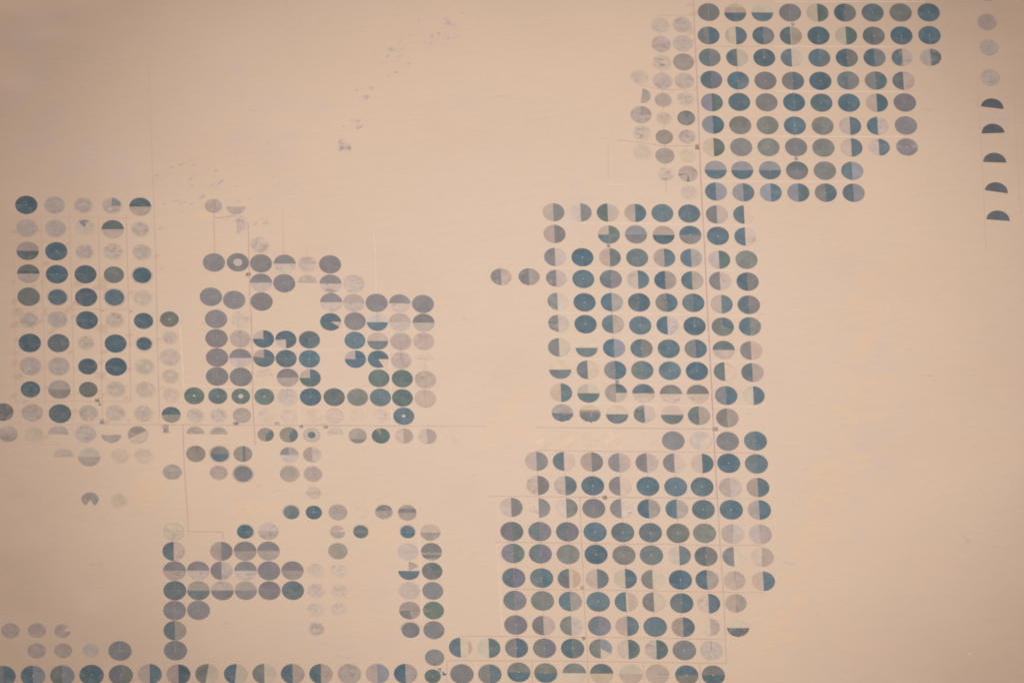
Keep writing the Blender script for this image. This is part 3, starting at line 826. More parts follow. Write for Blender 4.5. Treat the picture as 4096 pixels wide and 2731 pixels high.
TRACKS = [
    ('r', 0.23, [(-205.57, 51.41), (-205.23, 15.16), (-204.96, -30.39)]),
    ('r', 0.23, [(-193.97, 64.02), (-193.37, 15.19), (-192.95, -29.88)]),
    ('r', 0.23, [(-182.14, 64.05), (-181.61, 15.22), (-181.21, -6.27), (-181.26, -29.86)]),
    ('r', 0.25, [(-170.22, 62.83), (-169.74, 15.24), (-169.67, -4.63), (-169.55, -37.72)]),
    ('r', 0.23, [(-158.5, 62.23), (-158.08, 15.27), (-157.93, -4.61), (-157.96, -30.31)]),
    ('r', 0.21, [(-206.22, 62.09), (-181.85, 61.66), (-158.41, 61.22)]),
    ('r', 0.25, [(-205.32, 16.03), (-180.26, 15.72), (-158.08, 15.52)]),
    ('r', 0.21, [(-204.95, -29.9), (-180.74, -29.86), (-157.96, -30.07)]),
    ('r', 0.19, [(67.57, 165.4), (91.04, 165.5)]),
    ('r', 0.19, [(67.36, 165.53), (67.19, 147.71), (67.27, 131.0), (67.25, 111.79), (66.97, 91.4), (66.85, 74.9)]),
    ('r', 0.21, [(57.12, 129.67), (62.12, 128.41), (68.39, 127.15), (81.53, 127.07)]),
    ('r', 0.23, [(47.45, 101.52), (57.88, 100.02), (66.21, 98.52), (81.62, 98.45)]),
    ('r', 0.10, [(43.38, 98.95), (42.93, 81.16)]),
    ('r', 0.19, [(82.88, 149.58), (109.37, 149.56)]),
    ('r', 0.23, [(8.46, -53.67), (37.56, -54.12), (65.34, -54.45), (98.79, -54.9)]),
    ('r', 0.23, [(-12.48, -76.22), (-1.2, -76.21), (25.96, -76.55)]),
    ('r', 0.17, [(81.89, -77.1), (102.43, -77.32)]),
    ('r', 0.23, [(-10.1, -98.38), (8.3, -98.73), (25.68, -99.08), (53.3, -99.42), (81.96, -99.89), (98.86, -100.12)]),
    ('r', 0.23, [(-2.65, -121.27), (24.88, -121.62), (52.42, -122.08), (82.32, -122.67), (99.38, -122.91)]),
    ('r', 0.23, [(-13.55, -143.92), (24.58, -144.39), (51.54, -144.74), (82.58, -145.46)]),
    ('r', 0.21, [(-25.23, -143.8), (-13.55, -143.92)]),
    ('r', 0.21, [(48.25, -156.15), (48.54, -169.91)]),
    ('r', 0.21, [(3.05, -155.67), (2.99, -169.9)]),
    ('r', 0.21, [(71.32, -156.74), (71.08, -169.91)]),
    ('w', 0.23, [(42.43, 78.88), (50.79, 78.65)]),
    ('w', 0.21, [(19.82, 59.47), (41.71, 59.28), (79.25, 58.76)]),
    ('w', 0.23, [(14.89, 36.81), (40.88, 36.63), (78.33, 36.35)]),
    ('w', 0.21, [(19.32, 14.3), (47.32, 13.99), (80.52, 13.69)]),
    ('w', 0.23, [(20.1, -8.47), (46.46, -8.79), (79.57, -9.1)]),
    ('w', 0.21, [(16.76, -30.51), (45.63, -30.95), (81.23, -31.51)]),
    ('w', 0.23, [(82.04, 80.78), (112.61, 80.62), (145.08, 80.47)]),
    ('w', 0.23, [(103.14, 103.62), (137.79, 103.48), (167.23, 103.58)]),
    ('w', 0.21, [(114.67, 126.56), (146.27, 126.55), (168.41, 126.5)]),
    ('w', 0.21, [(115.7, 149.58), (169.59, 149.67)]),
    ('w', 0.21, [(116.75, 172.86), (180.34, 173.13)]),
    ('w', 0.21, [(82.57, 13.07), (102.29, 12.87)]),
    ('w', 0.21, [(82.14, -9.59), (101.29, -9.92)]),
    ('w', 0.21, [(81.73, -31.88), (100.31, -32.22)]),
    ('w', 0.21, [(82.06, 35.86), (103.3, 35.66)]),
    ('w', 0.21, [(81.86, 58.64), (101.17, 58.44)]),
    ('w', 0.25, [(-136.16, -21.89), (-118.99, -22.6), (-79.9, -23.39), (-51.07, -23.71)]),
    ('w', 0.23, [(-107.31, -3.76), (-79.47, -4.2), (-51.29, -4.52), (-50.83, -14.31), (-50.59, -29.14), (-50.61, -41.47)]),
    ('w', 0.19, [(-55.88, 55.35), (-55.5, 45.54), (-55.55, 19.25)]),
    ('w', 0.19, [(-136.92, 7.85), (-135.97, -23.12)]),
    ('w', 0.19, [(-88.86, -23.41), (-88.73, -41.52)]),
    ('w', 0.21, [(-69.64, 9.87), (-69.05, 4.27), (-69.48, -0.7), (-71.19, -3.19)]),
    ('w', 0.19, [(-7.04, -98.86), (-9.13, -100.08), (-9.52, -99.72), (-8.97, -114.62), (-8.45, -143.55)]),
    ('w', 0.19, [(-50.82, -34.08), (-50.91, -41.47), (-40.94, -41.45), (-41.24, -56.19), (-36.32, -56.43)]),
    ('w', 0.19, [(-41.01, -92.82), (-40.97, -106.17), (-40.28, -118.27), (-41.18, -136.35)]),
    ('w', 0.17, [(-19.49, -155.55), (-19.92, -169.9)]),
    ('r', 0.12, [(200.97, 174.13), (200.57, 149.41), (200.25, 116.61), (200.06, 92.09), (199.2, 46.23)]),
    ('r', 0.12, [(216.47, 174.2), (215.22, 116.67), (214.84, 63.82)]),
    ('d', 0.13, [(200.09, 111.75), (215.11, 112.83)]),
    ('r', 0.11, [(-93.48, 66.58), (-93.55, 43.18)]),
    ('r', 0.10, [(-83.81, 47.35), (-83.8, 42.96)]),
    ('r', 0.17, [(-211.66, -51.4), (-187.11, -51.25)]),
    ('r', 0.16, [(-211.43, -61.8), (-191.3, -61.9)]),
    ('r', 0.14, [(-203.04, -34.33), (-202.99, -41.33)]),
    ('r', 0.14, [(-182.02, -34.29), (-181.94, -45.97)]),
    ('w', 0.17, [(122.98, 172.5), (121.5, 117.1)]),
    ('w', 0.17, [(121.5, 117.1), (121.91, 91.58)]),
    ('d', 0.16, [(121.68, 120.94), (121.85, 90.31)]),
    ('r', 0.16, [(100.45, 173.05), (100.24, 160.75)]),
    ('r', 0.16, [(99.66, 149.77), (98.9, 124.7)]),
    ('d', 0.14, [(41.97, 57.77), (41.83, 14.48)]),
    ('d', 0.16, [(41.83, 14.48), (42.06, -21.57)]),
    ('w', 0.14, [(42.06, -21.57), (42.13, -36.39)]),
    ('w', 0.13, [(19.64, 14.43), (19.65, 5.7)]),
    ('w', 0.13, [(30.66, 9.47), (30.5, -6.71)]),
    ('r', 0.14, [(8.25, -53.79), (8.77, -103.1)]),
    ('r', 0.14, [(19.56, -53.9), (20.01, -103.21)]),
    ('r', 0.14, [(30.97, -54.13), (31.35, -103.45)]),
    ('r', 0.14, [(42.38, -54.36), (42.7, -103.68)]),
    ('r', 0.14, [(53.7, -54.59), (53.94, -103.92)]),
    ('r', 0.14, [(65.01, -54.82), (65.19, -104.15)]),
    ('r', 0.14, [(76.43, -55.05), (76.55, -104.39)]),
    ('r', 0.13, [(-2.03, -98.62), (-2.46, -153.15)]),
    ('r', 0.13, [(8.91, -98.85), (8.41, -153.39)]),
    ('r', 0.13, [(20.36, -99.09), (19.78, -153.63)]),
    ('r', 0.13, [(31.71, -99.32), (31.06, -153.87)]),
    ('r', 0.13, [(43.06, -99.55), (42.33, -154.11)]),
    ('r', 0.13, [(54.21, -99.79), (53.41, -154.35)]),
    ('r', 0.13, [(65.46, -100.02), (64.59, -154.59)]),
    ('r', 0.13, [(76.72, -100.26), (75.77, -154.83)]),
]
DRIFT = [(140.87, -57.11, 2.82, 1.95, -0.02), (100.25, -138.41, 2.81, 2.2, 1.48), (107.08, -137.64, 1.89, 1.54, 0.46), (148.59, 3.48, 3.71, 2.88, 0.48), (126.36, -61.36, 3.52, 2.86, 0.07), (104.84, -157.68, 1.55, 1.02, 0.71), (117.3, -85.98, 2.32, 1.54, 0.29), (113.56, -127.26, 4.14, 3.26, 0.24), (137.56, -33.28, 3.11, 1.61, 0.26), (123.9, -75.5, 4.32, 2.21, 0.73), (149.07, -4.11, 3.68, 2.92, 0.9), (148.95, 29.47, 4.12, 2.39, 0.3), (131.36, -61.43, 3.19, 1.57, 0.6), (134.33, -72.98, 2.36, 1.95, 0.66), (115.76, -113.21, 3.96, 2.87, 1.14), (135.02, -69.54, 2.32, 1.93, 0.28), (131.36, -73.45, 3.13, 1.52, 0.18), (143.78, 19.94, 4.11, 2.87, 0.74), (126.63, -77.97, 3.41, 2.82, 0.5), (125.99, -91.71, 3.89, 2.24, 0.96), (119.62, -98.82, 3.43, 1.81, 0.06), (129.73, -67.51, 3.47, 1.79, 0.8), (114.5, -104.17, 3.8, 3.13, 0.93), (136.4, -53.32, 1.8, 1.21, 0.56), (139.65, -36.4, 3.95, 2.38, 0.56), (117.01, -93.33, 3.91, 2.53, 0.67), (112.28, -114.28, 2.65, 1.46, -0.06), (112.19, -128.33, 1.54, 0.99, 0.46), (133.87, -66.75, 3.94, 3.26, 0.66), (151.0, 14.82, 4.05, 3.25, -0.14), (146.03, 36.26, 2.32, 1.67, 0.19), (146.71, 0.97, 2.83, 2.16, 1.1), (127.21, -96.6, 1.79, 1.02, 0.41), (148.24, -37.21, 3.95, 1.97, 0.52), (126.06, -61.73, 1.6, 0.95, 0.75), (136.3, -20.29, 1.54, 1.14, 0.61), (103.87, -142.39, 3.32, 2.3, 0.37), (121.68, -94.87, 3.54, 2.72, 0.52), (138.16, -16.56, 3.02, 2.14, 1.1), (149.86, 31.99, 2.67, 1.95, 0.51), (108.59, -134.48, 3.16, 2.43, 0.53), (151.32, 17.58, 3.74, 2.15, 0.96), (109.1, -144.83, 3.91, 2.62, 0.4), (119.77, -103.04, 1.46, 0.78, 0.74), (116.66, -110.66, 4.0, 2.18, 1.07), (149.76, 3.62, 3.47, 2.02, 0.73), (131.66, -81.1, 2.93, 2.16, 0.89), (151.95, 17.58, 1.67, 1.4, 0.36), (132.91, -34.32, 2.18, 1.52, 0.85), (145.12, -1.01, 3.89, 3.22, 1.19), (111.03, -116.31, 2.95, 1.93, 0.1), (136.64, -11.47, 3.47, 2.86, 0.5), (143.96, -13.85, 2.94, 2.4, 0.72), (121.25, -80.15, 3.14, 2.62, 0.18), (135.19, -50.57, 2.03, 1.39, 0.52), (147.16, -19.74, 2.05, 1.41, 0.06), (146.23, 31.16, 2.61, 1.94, 0.83), (131.81, -51.74, 1.65, 0.92, 0.08), (130.86, -69.11, 1.99, 1.46, 0.91), (123.13, -66.81, 1.71, 1.31, 0.55), (150.46, 9.98, 2.48, 1.71, 0.48), (119.87, -90.8, 3.32, 2.48, 0.58), (102.96, -139.5, 2.25, 1.62, 0.98), (136.82, -66.45, 3.69, 2.78, 0.4), (121.32, -65.59, 3.82, 1.98, 0.76), (144.76, -4.75, 2.3, 1.71, 0.49), (140.49, -23.96, 2.52, 2.05, 0.36), (139.77, -27.8, 2.67, 1.57, 0.16), (140.64, -25.88, 1.65, 1.22, 0.51), (107.46, -115.85, 3.98, 1.97, 0.79), (130.44, -61.15, 2.41, 1.51, 0.0), (117.0, -99.07, 3.16, 2.29, 0.5), (149.52, -0.47, 3.6, 2.79, 0.5), (133.44, -32.84, 1.94, 1.06, 0.14), (125.94, -77.78, 2.74, 1.72, 0.6), (154.86, -17.71, 2.71, 2.17, 0.51), (154.31, -14.61, 1.25, 0.94, 0.32), (156.02, -20.12, 1.68, 1.3, 1.0), (164.33, -11.17, 2.6, 1.39, 0.37), (163.05, 37.92, 2.27, 1.11, 0.26), (160.03, -10.85, 1.52, 1.2, -0.05), (149.64, -53.17, 1.67, 0.84, 0.46), (160.36, 21.58, 1.47, 0.73, 0.68), (161.36, 18.69, 3.01, 1.67, 0.52), (149.79, -19.7, 2.07, 1.13, 0.89), (152.08, -24.64, 2.07, 1.72, 0.59), (155.6, 13.19, 2.35, 1.26, 0.89), (156.83, -32.1, 1.59, 1.04, 0.52), (154.47, -6.41, 1.31, 0.97, 0.51), (157.0, -15.08, 1.44, 0.94, 0.45), (166.0, 9.75, 2.47, 1.91, 0.29), (7.7, -37.83, 2.61, 1.28, 0.42), (-1.43, -33.94, 2.86, 2.37, 0.48), (2.92, -31.39, 2.45, 1.34, 0.54), (7.69, -27.98, 3.11, 2.52, 0.57), (-1.95, -31.92, 3.41, 1.86, 0.28), (1.88, -29.49, 2.86, 2.33, 0.72), (3.01, -28.23, 2.2, 1.38, 0.28), (0.58, -25.93, 3.15, 2.09, 0.51), (-11.63, -37.8, 3.0, 2.33, 0.55), (3.09, -26.22, 1.94, 1.52, 0.11), (-4.4, -32.63, 2.14, 1.31, 0.21), (1.7, -22.88, 2.15, 1.27, -0.03), (1.98, -31.09, 2.78, 1.92, 0.55), (-1.61, -31.93, 3.21, 2.14, -0.15), (6.06, 5.05, 2.0, 1.6, 0.2), (6.33, -8.87, 1.6, 1.0, 0.2), (8.73, -14.57, 2.6, 2.0, 0.1), (5.65, -23.49, 2.2, 1.8, 0.4), (-0.21, -29.06, 4.5, 2.6, 0.2), (-1.95, -35.23, 6, 3.0, 0.1), (1.89, -43.85, 6, 3.5, 0.1), (-8.91, -43.86, 4, 2.5, 0.1), (-10.65, -50.01, 5, 2, 0), (105.58, -132.69, 3.5, 2.2, 0.5), (100.37, -146.54, 4, 2.5, 0.4), (8.48, -46.91, 3.5, 2.5, 0.4), (-162.62, -57.58, 5, 4, 0.1), (-154.43, -57.57, 4.5, 3.5, 0), (-162.88, -78.34, 5, 4, 0), (-151.65, -78.32, 6, 3, 0), (-150.51, -69.79, 7, 4, 0), (-125.78, 62.96, 5, 2, 0.2), (-55.96, -94.05, 7, 5, 0), (-108.82, -81.93, 9, 4, 0)]
STAIN = [(-205.25, -6.47, 1.16, 0.59, 0.46), (-204.77, 8.05, 2.59, 1.48, 0.73), (-204.47, 0.51, 1.47, 1.03, -0.11), (-205.99, -27.44, 1.65, 1.02, 0.53), (-205.14, -11.95, 1.73, 0.88, 0.63), (-205.76, 28.84, 1.23, 0.74, 0.77), (-205.01, 19.27, 2.22, 1.23, 0.77), (-203.86, -17.73, 2.56, 1.72, -0.14), (-203.8, 14.18, 2.69, 2.18, 0.2), (-203.19, -27.51, 0.88, 0.47, 0.39), (-204.73, 54.31, 1.63, 0.99, 0.26), (-205.33, -10.9, 1.39, 0.87, 0.65), (-192.63, -47.43, 1.44, 0.78, 0.42), (-201.18, -30.38, 1.2, 0.99, 0.48), (-192.57, -23.23, 1.23, 0.95, 0.26), (-194.2, 54.42, 0.86, 0.71, 1.36), (-193.25, 13.34, 1.74, 1.14, 0.44), (-195.27, 46.6, 0.91, 0.62, 0.72), (-191.92, 12.88, 1.39, 0.68, 0.5), (-195.25, 20.12, 2.17, 1.23, 0.83), (-190.38, 3.99, 1.29, 0.7, 0.17), (-189.39, 5.21, 1.59, 1.06, 0.52), (-197.69, 26.87, 0.95, 0.5, 0.32), (-194.8, 9.47, 2.16, 1.39, 0.67), (-193.74, 28.85, 1.21, 0.78, 0.58), (-195.86, 54.67, 1.64, 0.95, 0.33), (-198.08, 13.75, 1.63, 1.23, 0.54), (-192.0, 38.58, 1.46, 1.14, 0.4), (-179.75, -25.82, 1.35, 0.71, 0.77), (-179.1, 19.05, 2.61, 1.95, 0.45), (-182.16, -5.57, 1.35, 1.12, 0.47), (-178.83, 11.86, 1.37, 0.93, 0.66), (-178.96, 28.47, 2.68, 1.94, 0.39), (-177.81, 28.14, 1.16, 0.63, 0.77), (-184.96, -0.63, 2.28, 1.45, 0.67), (-181.56, -38.43, 1.1, 0.58, 0.1), (-177.74, -38.6, 1.09, 0.71, 0.51), (-178.8, 20.36, 2.14, 1.27, 0.77), (-180.79, 11.84, 1.65, 1.11, 0.58), (-184.9, 42.13, 2.41, 1.31, 1.06), (-182.02, 17.03, 1.95, 0.98, 0.37), (-176.88, 34.27, 2.31, 1.93, 0.36), (-183.23, 48.25, 1.1, 0.77, 0.42), (-183.78, 14.26, 1.93, 1.41, 0.56), (-184.56, -27.57, 2.65, 1.53, 0.29), (-180.3, -34.75, 2.19, 1.24, 0.28), (-168.43, 28.4, 2.46, 1.65, 0.38), (-167.55, -39.52, 1.74, 1.22, 0.44), (-167.93, 7.19, 1.18, 0.8, 0.47), (-166.97, 24.17, 1.43, 0.84, 0.2), (-169.54, -26.97, 1.65, 0.98, 0.37), (-170.08, 21.39, 0.96, 0.57, 0.48), (-168.83, 5.02, 2.22, 1.79, -0.06), (-171.32, 26.55, 2.36, 1.33, 0.67), (-167.93, 30.4, 1.54, 1.18, 1.05), (-168.41, 55.16, 1.28, 0.79, 0.18), (-169.73, -10.55, 1.97, 1.01, 0.98), (-169.43, -17.46, 2.24, 1.33, 0.86), (-170.92, -16.72, 1.79, 1.43, 0.77), (-168.73, -5.51, 1.69, 1.36, 0.28), (-169.38, 26.44, 2.35, 1.46, -0.0), (-170.74, -24.93, 1.16, 0.68, 0.63), (-169.9, 6.52, 2.33, 1.84, 0.91), (-169.81, 30.52, 1.87, 1.23, 0.62), (-158.78, -39.71, 1.2, 0.67, 0.95), (-158.34, -14.12, 1.9, 1.37, 0.47), (-158.95, 21.89, 1.0, 0.73, 0.7), (-157.29, -13.63, 0.87, 0.47, 0.3), (-157.54, -1.97, 1.19, 0.8, 0.95), (-158.19, 2.6, 1.76, 1.39, 0.11), (-157.28, 23.7, 1.18, 0.78, 0.67), (-155.4, 29.44, 0.88, 0.65, 0.24), (-154.67, 69.95, 1.31, 0.89, 0.4), (-155.92, 24.12, 1.54, 1.09, 0.26), (-162.36, 11.31, 1.09, 0.68, 0.28), (-159.8, -28.43, 1.73, 1.09, 0.37), (-156.62, 6.65, 0.78, 0.53, 0.39), (-159.94, -22.89, 1.3, 1.05, 0.23), (-145.98, 0.54, 1.45, 0.76, 0.33), (-144.77, -23.05, 1.11, 0.56, 0.46), (-144.27, 35.57, 1.16, 0.67, 0.39), (-144.39, 55.87, 1.45, 0.82, 0.49), (-144.93, -42.33, 1.55, 0.87, 0.77), (-143.81, 12.85, 0.8, 0.39, -0.48), (-145.34, 10.18, 1.25, 0.91, 0.14), (-146.94, -40.55, 0.96, 0.77, 0.54), (-145.45, -8.55, 1.25, 1.03, 0.99), (-146.27, 42.02, 1.82, 1.11, 0.65), (80.59, 171.02, 1.4, 1.0, 0.3), (82.2, 166.49, 2.0, 1.2, 0.2), (80.63, 156.53, 2.2, 1.2, 0.5), (79.2, 144.8, 1.2, 0.8, 0.8), (82.75, 133.76, 1.23, 0.89, 0.33), (82.74, 148.06, 1.36, 0.7, 0.36), (81.28, 128.12, 1.14, 0.62, 0.36), (82.54, 170.7, 0.73, 0.44, 0.42), (80.73, 158.59, 1.47, 0.94, 0.22), (81.44, 121.15, 0.73, 0.41, 0.66), (83.58, 154.33, 1.28, 0.75, 0.33), (81.9, 141.99, 1.15, 0.76, -0.06), (80.04, 121.52, 1.12, 0.66, 0.14), (81.32, 152.74, 0.99, 0.81, 0.66), (-114.7, -40.83, 1.6, 0.9, 0), (-78.97, -41.14, 2.4, 0.8, 0), (-100.6, 58.87, 1.4, 1.0, 0.6), (-111.93, 69.81, 1.2, 0.8, 0.6), (-106.93, 70.58, 1, 0.7, 0.6), (-115.05, 62.77, 1.06, 0.62, 0.47), (-112.71, 60.3, 1.39, 0.87, 0.84), (-119.19, 64.84, 0.63, 0.38, 0.48), (-116.76, 61.17, 0.87, 0.46, 0.41), (-119.13, 62.99, 0.75, 0.47, 0.3), (-104.84, 58.44, 1.05, 0.86, 0.61), (-102.29, 60.98, 1.09, 0.67, 0.72), (-111.7, 61.9, 1.02, 0.72, 0.61)]
SILT = [(135.29, 89.94, 4.55, 2.96, 0.1), (137.54, 85.43, 4.65, 2.31, 0.26), (143.09, 75.87, 2.73, 2.18, 0.82), (141.49, 77.92, 4.18, 2.6, 0.75), (137.62, 84.07, 2.15, 1.35, 0.15), (137.8, 80.91, 3.37, 2.3, 0.24), (138.71, 84.8, 2.57, 2.06, -0.15), (145.09, 74.16, 4.4, 2.3, -0.1), (134.86, 69.9, 4.64, 2.49, 0.73), (137.01, 76.49, 2.15, 1.45, 0.27), (-99.08, 92.86, 5.64, 3.5, 0.64), (-105.53, 97.47, 4.81, 3.27, 0.58), (-120.22, 129.57, 6.3, 4.92, 0.71), (-99.35, 118.49, 5.95, 3.29, 0.94), (-79.21, 115.66, 7.23, 3.62, 0.45), (-99.89, 71.38, 5.59, 4.54, 0.33), (-96.12, 121.07, 9.9, 7.53, 0.03), (-103.44, 118.35, 4.32, 3.43, 0.4), (-91.36, 103.71, 4.63, 3.71, 0.1), (-108.02, 101.95, 11.37, 6.15, 1.02), (-91.93, 75.53, 7.88, 6.18, 0.54), (-97.88, 100.18, 10.91, 6.53, 0.16), (-110.57, 123.49, 11.25, 5.86, 0.31), (-110.64, 137.32, 4.71, 3.18, 0.81), (-110.04, 99.74, 4.91, 3.7, 0.6), (-95.38, 90.81, 7.47, 4.76, 0.22), (26.44, 63.83, 5.6, 3.25, 0.57), (30.11, 65.49, 2.72, 1.81, 0.69), (30.64, 73.23, 5.12, 2.48, 0.15), (30.95, 68.01, 5.32, 3.39, 0.42), (27.37, 62.25, 5.49, 4.33, 0.87), (29.46, 79.18, 3.8, 2.92, 0.54), (160.99, -29.97, 3.21, 1.97, 0.91), (152.06, -1.24, 4.05, 3.34, 0.31), (156.93, -11.95, 4.18, 2.09, 0.52), (145.67, -49.83, 5.81, 3.91, 0.48), (142.45, -12.56, 5.09, 3.93, 0.5), (150.89, -60.29, 5.18, 4.27, 0.7), (150.0, -8.74, 5.03, 2.63, 0.34), (145.3, -53.41, 2.59, 1.65, 0.41), (139.12, -78.44, 4.63, 2.74, 0.8), (153.25, -46.19, 3.9, 2.63, 0.48), (158.18, 12.29, 3.91, 3.04, 0.66), (138.99, -66.71, 5.31, 2.99, 0.67), (143.14, -49.05, 3.85, 2.37, 0.93), (144.36, -45.37, 5.92, 4.64, 0.92), (148.06, -14.39, 3.03, 1.65, 0.75), (167.17, 9.51, 4.12, 2.35, 0.78), (139.37, -93.5, 3.85, 2.42, 1.1), (150.97, -5.16, 4.43, 3.32, 0.61), (-89.1, -142.37, 6.15, 3.5, 0.74), (-72.47, -147.76, 5.07, 4.19, 0.8), (-71.19, -152.52, 6.56, 5.48, 0.98), (-90.58, -138.88, 6.72, 4.83, 0.16), (-70.57, -145.11, 4.67, 3.18, 0.25), (-87.75, -139.77, 7.19, 4.28, 0.07), (-93.39, -137.91, 6.5, 4.65, 0.22), (-82.46, -147.33, 4.96, 3.54, 0.51), (-98.25, -144.45, 6.74, 4.24, 0.48), (-56.93, -146.11, 6.99, 4.14, 0.19), (209.2, 112.16, 3.54, 2.66, 0.27), (204.2, 113.11, 3.89, 2.97, 0.3), (205.55, 143.08, 2.25, 1.42, 0.36), (200.24, 96.81, 3.17, 2.55, 0.4), (205.68, 132.71, 2.43, 1.64, 1.02), (199.36, 100.6, 4.63, 3.19, 0.32), (201.54, 124.38, 2.53, 1.78, 0.68), (207.37, 115.67, 2.59, 2.16, -0.12), (70.25, 159.21, 2.64, 1.31, 0.2), (65.28, 139.76, 2.58, 1.65, 0.74), (69.19, 148.78, 3.74, 2.17, 0.68), (67.0, 134.26, 3.81, 3.04, 0.39), (66.4, 152.11, 2.35, 1.27, 0.28), (71.3, 154.81, 3.51, 2.22, 0.63), (-196.22, 132.83, 9.44, 6.66, 0.8), (-184.59, 164.93, 5.8, 3.05, 0.69), (-205.71, 122.12, 7.52, 5.95, 0.87), (-200.79, 156.03, 10.16, 5.74, 0.73), (-193.97, 99.04, 9.31, 4.83, 0.26), (-159.28, 84.23, 6.1, 3.08, 0.5), (-173.53, 99.23, 4.18, 3.41, 0.27), (-179.8, 85.09, 5.11, 3.46, 0.64), (-160.45, 93.71, 6.49, 4.03, 0.97), (-191.39, 109.39, 10.13, 6.28, 0.9), (-178.45, 86.91, 7.75, 5.01, 0.84), (-171.53, 93.43, 8.51, 6.0, 0.52), (-196.8, 149.59, 6.71, 5.17, 0.64), (-181.96, 85.52, 6.5, 5.37, 0.99)]
